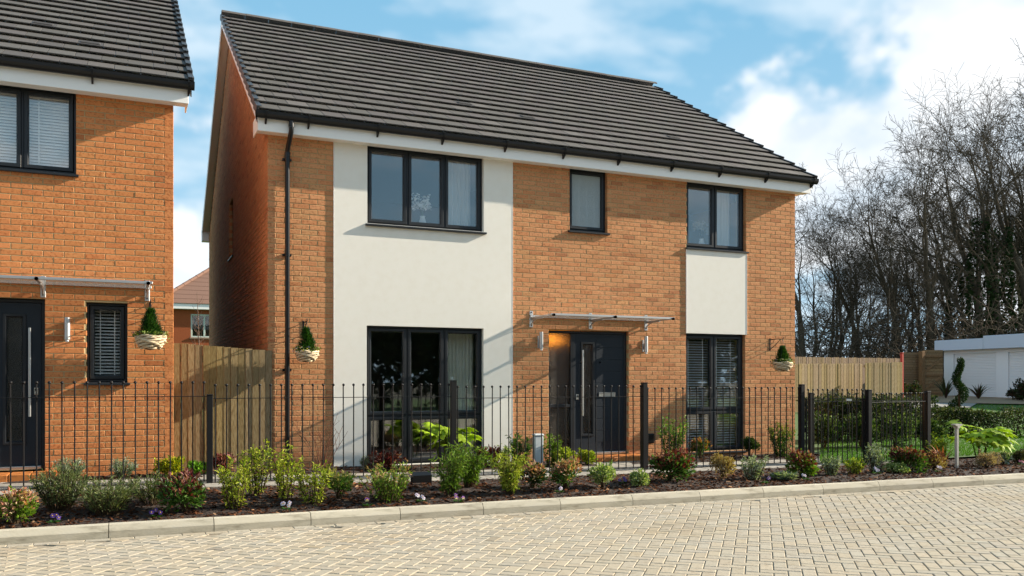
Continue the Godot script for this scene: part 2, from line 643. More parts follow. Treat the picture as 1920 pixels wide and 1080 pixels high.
func build_ground() -> void:
	var g := MB.new()
	sheet(g, Vector3(-400, -0.09, 400), Vector3(400, -0.09, 400), Vector3(400, -0.09, -400), Vector3(-400, -0.09, -400))
	structure("ground", g, M.ground)
	# the road: bedding sheet with blocks on it
	var rb := MB.new()
	for k in 40:
		var xa := -16.0 + k
		var xb := xa + 1.0
		rb.quad(Vector3(xa, -0.012, 19), Vector3(xb, -0.012, 19), Vector3(xb, -0.012, kerb_z(xb) - 0.02), Vector3(xa, -0.012, kerb_z(xa) - 0.02))
	var road := structure("road", rb, M.joint)
	# herringbone, turned 40 degrees
	var da := Vector2(sin(deg_to_rad(40.1)), cos(deg_to_rad(40.1)))   # in (x, -z)
	var db := Vector2(da.y, -da.x)
	var pitch := 0.104
	var bl := []
	var edge := PackedVector2Array([Vector2(-12.5, -11.5)])
	edge.append(Vector2(17.0, -11.5))
	for k in 60:
		var x := 17.0 - k * 0.5
		edge.append(Vector2(x, -(kerb_z(x) + 0.105)))
	var o := Vector2(2.0, -6.0)
	for i in range(-160, 160):
		for j in range(-160, 160):
			var ph := posmod(i - j, 4)
			if ph != 0 and ph != 3:
				continue
			var p0 := o + (db * i + da * j) * pitch
			if p0.x < -12 or p0.x > 16.6 or p0.y < -11.4 or p0.y > -3.4:
				continue
			var e1 := db * pitch * (2.0 if ph == 0 else 1.0)
			var e2 := da * pitch * (1.0 if ph == 0 else 2.0)
			bl.append([p0, e1, e2])
	var nodes := []
	for q in bl:
		var p0: Vector2 = q[0]
		var c: Vector2 = p0 + (q[1] + q[2]) * 0.5
		var s := shown(Vector3(c.x, 0, -c.y))
		nodes.append([s, q])
	nodes.sort_custom(func(a, b): return a[0] > b[0])
	var rest := MB.new()
	var kinds := []
	for k in 10:
		var mbs := []
		for t in 2:
			var m := MB.new()
			m.col = paver_colour()
			var e1: Vector2 = db * pitch * (2.0 if t == 0 else 1.0)
			var e2: Vector2 = da * pitch * (1.0 if t == 0 else 2.0)
			var gap := 0.0028
			var n1 := e1.normalized() * gap
			var n2 := e2.normalized() * gap
			var h := -(e1 + e2) * 0.5
			block(m, PackedVector2Array([h + n1 + n2, h + e1 - n1 + n2, h + e1 + e2 - n1 - n2, h + e2 + n1 - n2]), -0.05, 0.0, 0.0055)
			mbs.append(m.done())
		kinds.append(mbs)
	var made := 0
	for e in nodes:
		var p0: Vector2 = e[1][0]
		var e1: Vector2 = e[1][1]
		var e2: Vector2 = e[1][2]
		var c := p0 + (e1 + e2) * 0.5
		var lift := rng.randf_range(-0.0018, 0.0012)
		var cut := c.y > -(kerb_z(c.x) + 0.105 + 0.13)
		if not cut and made < 300 and e[0] > 0:
			made += 1
			var b := part(road, "paver", kinds[rng.randi() % 10][0 if e1.length() > e2.length() else 1], M.paver)
			b.position = Vector3(c.x, lift, -c.y)
			b.rotation = Vector3(rng.randf_range(-0.006, 0.006), rng.randf_range(-0.008, 0.008), rng.randf_range(-0.006, 0.006))
			continue
		var n1 := e1.normalized() * 0.0028
		var n2 := e2.normalized() * 0.0028
		var poly := PackedVector2Array([p0 + n1 + n2, p0 + e1 - n1 + n2, p0 + e1 + e2 - n1 - n2, p0 + e2 + n1 - n2])
		rest.col = paver_colour(c)
		if cut:
			for pc in Geometry2D.intersect_polygons(poly, edge):
				if pc.size() >= 3:
					if Geometry2D.is_polygon_clockwise(pc):
						pc.reverse()
					block(rest, pc, -0.05, lift, 0.005)
		else:
			block(rest, poly, -0.05, lift, 0.0055)
	# one row of blocks along the kerb
	var x := -12.0
	while x < 16.5:
		var xb := x + 0.205
		var a := Vector2(x + 0.002, -kerb_z(x) - 0.002)
		var b := Vector2(xb - 0.002, -kerb_z(xb) - 0.002)
		rest.col = paver_colour()
		block(rest, PackedVector2Array([a + Vector2(0, -0.1), b + Vector2(0, -0.1), b, a]), -0.05, rng.randf_range(-0.002, 0.001), 0.0055)
		x = xb
	var rs := part(road, "pavers", rest, M.paver)
	rs.set_meta("kind", "stuff")
	# far side of the street: plain blocks too small to tell apart in the window panes
	var far := MB.new()
	far.col = Color(0.36, 0.315, 0.245)
	far.box(Vector3(-60, -0.03, 11.5), Vector3(60, -0.004, 19))
	structure("pavement", far, M.paver)
	# kerb stones
	var kp := Node3D.new()
	kp.name = "kerb"
	kp.set_meta("kind", "structure")
	add_child(kp)
	x = -12.03
	var st := 0.915
	while x < 16.5:
		var xb := x + st
		var m := MB.new()
		var b := rng.randf_range(0.92, 1.06)
		m.col = Color(0.46 * b, 0.425 * b, 0.35 * b)
		var za := kerb_z(x + 0.003)
		var zb := kerb_z(xb - 0.003)
		# section from road up: (distance back, height)
		var sec := [[0.0, -0.06], [0.0, 0.062], [0.006, 0.074], [0.030, 0.116], [0.036, 0.121], [0.120, 0.121], [0.126, 0.115], [0.126, -0.06]]
		var i0 := x + 0.0035
		var i1 := xb - 0.0035
		for k in sec.size() - 1:
			var s0: Array = sec[k]
			var s1: Array = sec[k + 1]
			m.quad(Vector3(i0, s0[1], za - s0[0]), Vector3(i1, s0[1], zb - s0[0]), Vector3(i1, s1[1], zb - s1[0]), Vector3(i0, s1[1], za - s1[0]))
		for e in 2:
			var xx: float = i0 if e == 0 else i1
			var zz: float = za if e == 0 else zb
			for k in range(1, sec.size() - 2):
				var a := Vector3(xx, sec[0][1], zz - sec[0][0])
				var c := Vector3(xx, sec[k][1], zz - sec[k][0])
				var d := Vector3(xx, sec[k + 1][1], zz - sec[k + 1][0])
				if e == 0:
					m.tri(a, d, c)
				else:
					m.tri(a, c, d)
		var ks := part(kp, "kerb_stone", m, M.kerb)
		ks.position.y = rng.randf_range(-0.002, 0.002)
		x = xb
	# mulched beds
	var bed := MB.new()
	var hn := FastNoiseLite.new()
	hn.seed = 3
	hn.frequency = 1.1
	var nx := 150
	var nz := 14
	for i in nx:
		for j in nz:
			var q := []
			for d in [[0, 0], [1, 0], [1, 1], [0, 1]]:
				var xx: float = -10.0 + 26.0 * (i + d[0]) / nx
				var t: float = float(j + d[1]) / nz
				var zf := kerb_z(xx) - 0.12
				var zz := lerpf(zf, 2.0, t)
				q.append(Vector3(xx, bed_y(xx, zz), zz))
			bed.quad(q[0], q[1], q[2], q[3])
	structure("flower_bed", bed, M.soil)
	var bb := MB.new()
	for i in 130:
		for j in 5:
			var q := []
			for d in [[0, 0], [1, 0], [1, 1], [0, 1]]:
				var xx: float = -10.0 + 26.0 * (i + d[0]) / 130
				var zz: float = lerpf(1.06, -0.25, float(j + d[1]) / 5)
				q.append(Vector3(xx, bed_y(xx, zz), zz))
			bb.quad(q[0], q[1], q[2], q[3])
	structure("flower_bed", bb, M.soil)
	# chips of bark mulch
	var cm := MB.new()
	cm.cbox(Vector3(-0.5, -0.1, -0.2), Vector3(0.5, 0.1, 0.2), 0.07)
	var chip := cm.done()
	var mm := MultiMesh.new()
	mm.transform_format = MultiMesh.TRANSFORM_3D
	mm.use_colors = true
	mm.mesh = chip
	var cnt := 15000
	mm.instance_count = cnt
	for k in cnt:
		var xx: float
		var zz: float
		if k < cnt * 0.8:
			xx = rng.randf_range(-5.0, 14.5)
			zz = lerpf(kerb_z(xx) - 0.14, 2.05, pow(rng.randf(), 1.15))
		else:
			xx = rng.randf_range(-4.0, 11.0)
			zz = rng.randf_range(0.02, 1.0)
			if (xx > 4.75 and xx < 6.4) or xx < -2.75:
				zz = lerpf(kerb_z(xx) - 0.14, 2.05, rng.randf())
		var l := rng.randf_range(0.022, 0.062)
		var bs := Basis.from_euler(Vector3(rng.randf_range(-0.5, 0.5), rng.randf() * TAU, rng.randf_range(-0.45, 0.45))).scaled_local(Vector3(l, l * rng.randf_range(0.25, 0.6), l * rng.randf_range(0.8, 1.5)))
		mm.set_instance_transform(k, Transform3D(bs, Vector3(xx, bed_y(xx, zz) + rng.randf_range(0.0, 0.012), zz)))
		var b := rng.randf_range(0.4, 1.3)
		var tone := rng.randf()
		mm.set_instance_color(k, Color(0.066, 0.025, 0.012) * b if tone < 0.72 else Color(0.15, 0.066, 0.032) * b if tone < 0.95 else Color(0.26, 0.15, 0.085) * b)
	var mi := MultiMeshInstance3D.new()
	mi.name = "bark_mulch"
	mi.multimesh = mm
	mi.material_override = M.chip
	mi.set_meta("kind", "stuff")
	mi.set_meta("label", "dark brown bark mulch covering the flower beds")
	mi.set_meta("category", "mulch")
	add_child(mi)
	# path of concrete flags along the fence, and up to the doors
	var base := MB.new()
	for i in 44:
		var xa := -10.0 + i * 0.45
		var xb := xa + 0.45
		base.quad(Vector3(xa, gy(xa) + 0.002, 2.12), Vector3(xb, gy(xb) + 0.002, 2.12), Vector3(xb, gy(xb) + 0.002, 1.02), Vector3(xa, gy(xa) + 0.002, 1.02))
	var path := structure("path", base, M.joint)
	for i in 44:
		var xa := -10.0 + i * 0.45
		for j in 2:
			flag(path, xa, xa + 0.45, 1.04 + j * 0.54, 1.04 + (j + 1) * 0.54)
	for q in [[4.80, 5.30], [5.30, 5.80], [5.80, 6.30], [-4.2, -3.7], [-3.7, -3.2], [-3.2, -2.75]]:
		flag(path, q[0], q[1], 0.47 if q[0] > 0 else 0.86, 1.03)
	# the strip between the two houses
	for i in 3:
		flag(path, -1.2 + i * 0.39, -0.81 + i * 0.39, 0.55, 1.03)


func bed_y(x: float, z: float) -> float:
	var k := clampf((kerb_z(x) - 0.12 - z) / 1.5, 0, 1)
	if z < 1.1:
		return gy(x) + 0.012 + 0.02 * sin(x * 5.1) * sin(z * 6.0)
	return lerpf(0.105, gy(x) + 0.0, k) + 0.02 * sin(x * 3.7 + z * 2.0) * sin(z * 4.1 + x) * sin(k * PI) + 0.025 * sin(k * PI)


func flag(parent: Node, xa: float, xb: float, za: float, zb: float) -> void:
	var m := MB.new()
	var b := rng.randf_range(0.85, 1.1)
	m.col = Color(0.31 * b, 0.285 * b, 0.245 * b)
	var w := xb - xa - 0.008
	var d := zb - za - 0.008
	m.cbox(Vector3(-w / 2, -0.03, -d / 2), Vector3(w / 2, 0.012, d / 2), 0.004)
	var p := part(parent, "paving_slab", m, M.flag)
	p.position = Vector3((xa + xb) / 2, gy((xa + xb) / 2) + rng.randf_range(0.0, 0.003), (za + zb) / 2)
	p.rotation.z = atan((gy(xb) - gy(xa)) / (xb - xa))


# ---------------------------------------------------------------- brickwork
# A wall plane: t maps (u, y, out) to the world. holes are Rect2 in (u, y).
func wall_shell(mb: MB, t: Transform3D, u0: float, u1: float, y0: float, y1: float, holes: Array, thick: float, grow := 0.0) -> void:
	var us := [u0, u1]
	var ys := [y0, y1]
	var hs := []
	for h in holes:
		var r: Rect2 = h
		r = r.grow(grow)
		hs.append(r)
		us.append_array([clampf(r.position.x, u0, u1), clampf(r.end.x, u0, u1)])
		ys.append_array([clampf(r.position.y, y0, y1), clampf(r.end.y, y0, y1)])
	us.sort()
	ys.sort()
	for i in us.size() - 1:
		if us[i + 1] - us[i] < 0.0005:
			continue
		for j in ys.size() - 1:
			if ys[j + 1] - ys[j] < 0.0005:
				continue
			var m := Vector2((us[i] + us[i + 1]) / 2, (ys[j] + ys[j + 1]) / 2)
			var inside := false
			for r in hs:
				if r.has_point(m):
					inside = true
			if inside:
				continue
			var a := Vector2(us[i], ys[j])
			var b := Vector2(us[i + 1], ys[j + 1])
			mb.quad(t * Vector3(a.x, a.y, 0), t * Vector3(b.x, a.y, 0), t * Vector3(b.x, b.y, 0), t * Vector3(a.x, b.y, 0))
			mb.quad(t * Vector3(b.x, a.y, -thick), t * Vector3(a.x, a.y, -thick), t * Vector3(a.x, b.y, -thick), t * Vector3(b.x, b.y, -thick))
	for r in hs:
		var a: Vector2 = r.position
		var b: Vector2 = r.end
		mb.quad(t * Vector3(a.x, a.y, 0), t * Vector3(a.x, b.y, 0), t * Vector3(a.x, b.y, -thick), t * Vector3(a.x, a.y, -thick))
		mb.quad(t * Vector3(b.x, b.y, 0), t * Vector3(b.x, a.y, 0), t * Vector3(b.x, a.y, -thick), t * Vector3(b.x, b.y, -thick))
		mb.quad(t * Vector3(a.x, b.y, 0), t * Vector3(b.x, b.y, 0), t * Vector3(b.x, b.y, -thick), t * Vector3(a.x, b.y, -thick))
		mb.quad(t * Vector3(b.x, a.y, 0), t * Vector3(a.x, a.y, 0), t * Vector3(a.x, a.y, -thick), t * Vector3(b.x, a.y, -thick))
	mb.quad(t * Vector3(u0, y1, 0), t * Vector3(u1, y1, 0), t * Vector3(u1, y1, -thick), t * Vector3(u0, y1, -thick))
	mb.quad(t * Vector3(u0, y0, -thick), t * Vector3(u0, y0, 0), t * Vector3(u0, y1, 0), t * Vector3(u0, y1, -thick))
	mb.quad(t * Vector3(u1, y0, 0), t * Vector3(u1, y0, -thick), t * Vector3(u1, y1, -thick), t * Vector3(u1, y1, 0))


func brick_shape(mb: MB, t: Transform3D, w: float, h: float, deep: float) -> void:
	# centred on the face; uneven arrises
	var hw := w / 2
	var hh := h / 2
	var e := 0.0035
	var f := []
	var o := []
	for k in [[-1, -1], [1, -1], [1, 1], [-1, 1]]:
		o.append(Vector3(hw * k[0] + rng.randf_range(-0.0015, 0.0015), hh * k[1] + rng.randf_range(-0.0012, 0.0012), -e))
		f.append(Vector3((hw - e) * k[0] + rng.randf_range(-0.001, 0.001), (hh - e) * k[1] + rng.randf_range(-0.001, 0.001), rng.randf_range(-0.0008, 0.0012)))
	mb.quad(t * f[0], t * f[1], t * f[2], t * f[3])
	for k in 4:
		var k2 := (k + 1) % 4
		mb.quad(t * o[k], t * o[k2], t * f[k2], t * f[k])
		var ok: Vector3 = o[k]
		var ok2: Vector3 = o[k2]
		mb.quad(t * Vector3(ok.x, ok.y, -deep), t * Vector3(ok2.x, ok2.y, -deep), t * ok2, t * ok)


func brick_colour(tone: Color) -> Color:
	var b := rng.randf_range(0.92, 1.08)
	var k := rng.randf()
	var c := tone * b
	if k < 0.07:
		c = Color(c.r * 0.80, c.g * 0.73, c.b * 0.72)
	elif k < 0.16:
		c = Color(c.r * 1.06, c.g * 1.12, c.b * 1.1)
	elif k < 0.30:
		c = Color(c.r * 0.97, c.g * 0.90, c.b * 0.86)
	return Color(c.r, c.g, c.b)


# hollow-tooled mortar round one brick: from its arris down to the middle of the joint
func fillets(m: MB, t: Transform3D, a: float, b: float, yc: float) -> void:
	var z0 := -0.0022
	var z1 := -0.0058
	var i := [Vector3(a + 0.0045, yc - 0.033, z0), Vector3(b - 0.0045, yc - 0.033, z0), Vector3(b - 0.0045, yc + 0.033, z0), Vector3(a + 0.0045, yc + 0.033, z0)]
	var o := [Vector3(a, yc - 0.0375, z1), Vector3(b, yc - 0.0375, z1), Vector3(b, yc + 0.0375, z1), Vector3(a, yc + 0.0375, z1)]
	for k in 4:
		var k2 := (k + 1) % 4
		m.quad(t * o[k], t * o[k2], t * i[k2], t * i[k])


# stretcher bond on a wall; roof_at(u) limits the height (gables)
func lay_bricks(wall: Node, t: Transform3D, u0: float, u1: float, top: float, courses: int, mod: float, holes: Array, tone: Color, singles: int, gable := 0.0) -> void:
	var list := []
	var ch := 0.075
	for k in courses:
		var yb := top - (k + 1) * ch
		var yc := yb + ch / 2
		var u := u0 - (mod / 2 if k % 2 else 0.0)
		while u < u1:
			var spans := [[maxf(u, u0), minf(u + mod, u1)]]
			u += mod
			for h in holes:
				var r: Rect2 = h
				if yc < r.position.y or yc > r.end.y:
					continue
				var nx := []
				for s in spans:
					if s[1] <= r.position.x or s[0] >= r.end.x:
						nx.append(s)
						continue
					if s[0] < r.position.x:
						nx.append([s[0], r.position.x])
					if s[1] > r.end.x:
						nx.append([r.end.x, s[1]])
				spans = nx
			for s in spans:
				if s[1] - s[0] < 0.03:
					continue
				if gable > 0 and yb + 0.05 > gable + 0.66 * minf((s[0] + s[1]) / 2, u1 - (s[0] + s[1]) / 2):
					continue
				list.append([s[0], s[1], yc])
	var order := []
	for q in list:
		var full: bool = q[1] - q[0] > mod - 0.005
		var c := t * Vector3((q[0] + q[1]) / 2, q[2], 0)
		order.append([shown(c) if full else 0.0, q])
	order.sort_custom(func(a, b): return a[0] > b[0])
	var kinds := []
	if singles > 0:
		for k in 16:
			var m := MB.new()
			m.col = brick_colour(tone)
			brick_shape(m, Transform3D(), mod - 0.0105, 0.065, 0.02)
			kinds.append(m.done())
	var rest := MB.new()
	var mo := MB.new()
	for k in order.size():
		var q: Array = order[k][1]
		var a: float = q[0]
		var b: float = q[1]
		var at := Vector3((a + b) / 2, q[2], rng.randf_range(-0.0012, 0.0016))
		var tilt := Basis.from_euler(Vector3(rng.randf_range(-0.006, 0.006), rng.randf_range(-0.008, 0.008), rng.randf_range(-0.004, 0.004)))
		fillets(mo, t, a, b, q[2])
		if k < singles and order[k][0] > 0:
			var o := part(wall, "brick", kinds[rng.randi() % 16], M.brick)
			o.transform = t * Transform3D(tilt, at)
			continue
		rest.col = brick_colour(tone)
		var deep := 0.02
		var ja := 0.005
		var jb := 0.005
		for h in holes:
			var r: Rect2 = h
			if q[2] > r.position.y and q[2] < r.end.y:
				if absf(a - r.end.x) < 0.002:
					deep = 0.11
					ja = 0.0
				if absf(b - r.position.x) < 0.002:
					deep = 0.11
					jb = 0.0
		if absf(a - u0) < 0.002 or absf(b - u1) < 0.002:
			deep = 0.10
			if absf(a - u0) < 0.002:
				ja = 0.0
			else:
				jb = 0.0
		at.x = (a + ja + b - jb) / 2
		brick_shape(rest, t * Transform3D(tilt, at), b - a - ja - jb, 0.065, deep)
	var st := part(wall, "bricks", rest, M.brick)
	st.set_meta("kind", "stuff")
	var mj := part(wall, "mortar", mo, M.mortar)
	mj.set_meta("kind", "stuff")


# ---------------------------------------------------------------- roofs
# front slope from the eave (z0, y0) up to the ridge (z1, y1), x from xa to xb
func tile_roof(house: Node, xa: float, xb: float, z0: float, y0: float, z1: float, y1: float, courses: int, singles: int, skip: Array, back_z: float, back_y: float) -> void:
	var run := Vector3(0, y1 - y0, z1 - z0)
	var ln := run.length()
	var gauge := ln / courses
	var along := run / ln
	var out := Vector3(1, 0, 0).cross(along)   # normal of the slope
	if out.y < 0:
		out = -out
	var deck := MB.new()
	var dz := -out * 0.01
	var e0 := Vector3(0, y0, z0) + dz
	var e1 := Vector3(0, y1, z1) + dz
	var e2 := Vector3(0, back_y, back_z)
	var th := Vector3(0, -0.06, 0)
	deck.quad(Vector3(xa, 0, 0) + e0, Vector3(xb, 0, 0) + e0, Vector3(xb, 0, 0) + e1, Vector3(xa, 0, 0) + e1)
	deck.quad(Vector3(xa, 0, 0) + e1, Vector3(xb, 0, 0) + e1, Vector3(xb, 0, 0) + e2, Vector3(xa, 0, 0) + e2)
	deck.quad(Vector3(xb, 0, 0) + e0 + th, Vector3(xa, 0, 0) + e0 + th, Vector3(xa, 0, 0) + e1 + th, Vector3(xb, 0, 0) + e1 + th)
	deck.quad(Vector3(xb, 0, 0) + e1 + th, Vector3(xa, 0, 0) + e1 + th, Vector3(xa, 0, 0) + e2 + th, Vector3(xb, 0, 0) + e2 + th)
	for s in [xa, xb]:
		var p := Vector3(s, 0, 0)
		if s == xb:
			deck.quad(p + e0 + th, p + e1 + th, p + e1, p + e0)
			deck.quad(p + e1 + th, p + e2 + th, p + e2, p + e1)
		else:
			deck.quad(p + e0, p + e1, p + e1 + th, p + e0 + th)
			deck.quad(p + e1, p + e2, p + e2 + th, p + e1 + th)
	deck.quad(Vector3(xa, 0, 0) + e0 + th, Vector3(xb, 0, 0) + e0 + th, Vector3(xb, 0, 0) + e0, Vector3(xa, 0, 0) + e0)
	deck.col = Color(0.05, 0.045, 0.042)
	var roof := part(house, "roof", deck, M.tile)
	var bas := Basis(Vector3(1, 0, 0), -along, out)   # local y runs down the slope
	if bas.determinant() < 0:
		bas = Basis(Vector3(1, 0, 0), along, out)
	var tw := 0.305
	var list := []
	for k in courses:
		var u := xa - (tw / 2 if k % 2 else 0.0) + 0.0
		while u < xb - 0.01:
			var a := maxf(u, xa)
			var b := minf(u + tw, xb)
			u += tw
			if b - a < 0.03:
				continue
			var mid := Vector3((a + b) / 2, y0, z0) + along * (gauge * (k + 0.5))
			var full := b - a > tw - 0.01
			list.append([shown(mid) if full else 0.0, a, b, k])
	list.sort_custom(func(p, q): return p[0] > q[0])
	var rest := MB.new()
	var kinds := []
	for k in 10:
		var m := MB.new()
		m.col = tile_colour()
		tile_shape(m, Transform3D(), tw, gauge)
		kinds.append(m.done())
	var tb := Basis(Vector3(1, 0, 0), along, out)
	# each tile rides up on the one below it
	var lean := Basis(Vector3(1, 0, 0), -atan(0.040 / gauge))
	var cnt := 0
	for q in list:
		var a: float = q[1]
		var b: float = q[2]
		var pos: Vector3 = Vector3((a + b) / 2, y0, z0) + along * (gauge * q[3]) + out * (0.040 + rng.randf_range(-0.001, 0.0015))
		var tr := Transform3D(tb * lean * Basis.from_euler(Vector3(0, rng.randf_range(-0.004, 0.004), rng.randf_range(-0.003, 0.003))), pos)
		var vent := false
		for s in skip:
			if q[3] == s[1] and a <= s[0] and b > s[0]:
				vent = true
		if vent:
			var m := MB.new()
			m.col = Color(0.075, 0.073, 0.073)
			tile_shape(m, Transform3D(), b - a, gauge)
			m.cbox(Vector3(-0.12, 0.05, 0.0), Vector3(0.12, 0.20, 0.010), 0.004)
			for v in 4:
				m.cbox(Vector3(-0.11, 0.055 + v * 0.034, 0.009), Vector3(0.11, 0.072 + v * 0.034, 0.015), 0.002)
			var vt := part(roof, "vent_tile", m, M.tile)
			vt.transform = tr
			continue
		if cnt < singles and q[0] > 0:
			cnt += 1
			var o := part(roof, "roof_tile", kinds[rng.randi() % 10], M.tile)
			o.transform = tr
		else:
			rest.col = tile_colour()
			tile_shape(rest, tr, b - a, gauge)
	var st := part(roof, "roof_tiles", rest, M.tile)
	st.set_meta("kind", "stuff")
	# ridge tiles
	var x := xa
	while x < xb - 0.05:
		var x2 := minf(x + 0.455, xb)
		var m := MB.new()
		m.col = tile_colour() * 1.05
		var s0 := 1.0
		var prof := []
		for k in 7:
			var an := lerpf(-1.15, 1.15, k / 6.0)
			prof.append(Vector3(0, cos(an) * 0.13 - 0.055, sin(an) * 0.135))
		for k in 6:
			var p0: Vector3 = prof[k]
			var p1: Vector3 = prof[k + 1]
			var ea := Vector3(x + 0.002, y1 + 0.035, z1)
			var eb := Vector3(x2 - 0.002, y1 + 0.035, z1)
			m.quad(eb + p0, ea + p0, ea + p1, eb + p1)
			m.quad(ea + p0 * 0.86, eb + p0 * 0.86, eb + p1 * 0.86, ea + p1 * 0.86)
			m.quad(ea + p0, ea + p0 * 0.86, ea + p1 * 0.86, ea + p1)
			m.quad(eb + p0 * 0.86, eb + p0, eb + p1, eb + p1 * 0.86)
		var rt := part(roof, "ridge_tile", m, M.tile)
		rt.position.y = rng.randf_range(-0.003, 0.003)
		x = x2
	# stepped verge caps at both ends
	for e in 2:
		for k in courses:
			var m := MB.new()
			var p := Vector3(xa if e == 0 else xb, y0, z0) + along * (gauge * k)
			var sgn := -1.0 if e == 0 else 1.0
			var tr := Transform3D(tb * lean, p + out * 0.05)
			var lo := minf(0.0, sgn * 0.022) - 0.004
			var hi := maxf(0.0, sgn * 0.022) + 0.004
			m.cbox(Vector3(lo, -0.012, -0.10), Vector3(hi, gauge + 0.01, 0.012), 0.004, tr)
			m.cbox(Vector3(minf(0, -sgn * 0.045), -0.012, 0.002), Vector3(maxf(0, -sgn * 0.045), gauge + 0.006, 0.013), 0.003, tr)
			part(roof, "verge_cap", m, M.verge)


func tile_colour() -> Color:
	var b := rng.randf_range(0.88, 1.1)
	if rng.randf() < 0.1:
		b *= 1.12
	return Color(0.104 * b, 0.094 * b, 0.088 * b)


func tile_shape(m: MB, t: Transform3D, w: float, gauge: float) -> void:
	# local: x across, y up the slope from the lower edge, z out; the lower edge overhangs a dark gap
	m.cbox(Vector3(-w / 2 + 0.002, 0.0, -0.017), Vector3(w / 2 - 0.002, gauge + 0.055, 0.0), 0.003, t)


# ---------------------------------------------------------------- windows and doors
# z is the wall face; cols are shares of the width; transom is a height or 0
func window(house: Node, x0: float, x1: float, y0: float, y1: float, z: float, cols: Array, transom: float, o := {}) -> Node3D:
	var win := empty(house, "window")
	var zf := z - 0.075
	var zb := zf - 0.07
	var fr := MB.new()
	fr.ring(x0, x1, y0, y1, 0.034, zf, zb)
	var xs := [x0 + 0.034]
	var tot := 0.0
	for c in cols:
		tot += c
	var acc := 0.0
	var mul := 0.028
	var inner := x1 - x0 - 0.068
	for k in cols.size():
		acc += cols[k]
		var xe: float = x0 + 0.034 + inner * acc / tot
		xs.append(xe)
		if k < cols.size() - 1:
			fr.cbox(Vector3(xe - mul / 2, y0 + 0.034, zb), Vector3(xe + mul / 2, y1 - 0.034, zf + 0.0), 0.004)
	var ys := [y0 + 0.034, y1 - 0.034]
	if transom > 0:
		ys = [y0 + 0.034, transom, y1 - 0.034]
		for k in cols.size():
			fr.cbox(Vector3(xs[k] + (mul / 2 if k > 0 else 0.0), transom - mul / 2, zb), Vector3(xs[k + 1] - (mul / 2 if k < cols.size() - 1 else 0.0), transom + mul / 2, zf - 0.002), 0.004)
	part(win, "frame", fr, M.frame)
	for i in cols.size():
		for j in ys.size() - 1:
			var a: float = xs[i] + (mul / 2 if i > 0 else 0.0) + 0.002
			var b: float = xs[i + 1] - (mul / 2 if i < cols.size() - 1 else 0.0) - 0.002
			var c: float = ys[j] + (mul / 2 if j > 0 else 0.0) + 0.002
			var d: float = ys[j + 1] - (mul / 2 if j < ys.size() - 2 else 0.0) - 0.002
			var sh := MB.new()
			sh.ring(a, b, c, d, 0.052, zf + 0.012, zb + 0.005, 0.014)
			part(win, "sash", sh, M.frame)
			var gl := MB.new()
			var p := 0.05
			if o.get("frosted", false):
				gl.box(Vector3(a + p, c + p, zf - 0.034), Vector3(b - p, d - p, zf - 0.024))
				part(win, "pane", gl, M.frosted)
			else:
				for zz in [zf - 0.016, zf - 0.02, zf - 0.028, zf - 0.032, zf - 0.040, zf - 0.044]:
					gl.quad(Vector3(a + p, c + p, zz), Vector3(b - p, c + p, zz), Vector3(b - p, d - p, zz), Vector3(a + p, d - p, zz))
				part(win, "pane", gl, M.glass)
	if o.get("sill", true):
		var sl := MB.new()
		var out: float = o.get("sill_out", 0.045)
		sl.prism(PackedVector2Array([Vector2(zb, y0 - 0.002), Vector2(zb, y0 - 0.035), Vector2(z + out, y0 - 0.045), Vector2(z + out + 0.006, y0 - 0.04), Vector2(z + out + 0.006, y0 - 0.022), Vector2(z + out - 0.004, y0 - 0.014), Vector2(zf, y0 - 0.002)]), -(x1 + 0.03), -(x0 - 0.03), Transform3D(Basis(Vector3(0, 0, 1), Vector3(0, 1, 0), Vector3(-1, 0, 0)), Vector3.ZERO))
		part(win, "sill", sl, M.frame)
	return win


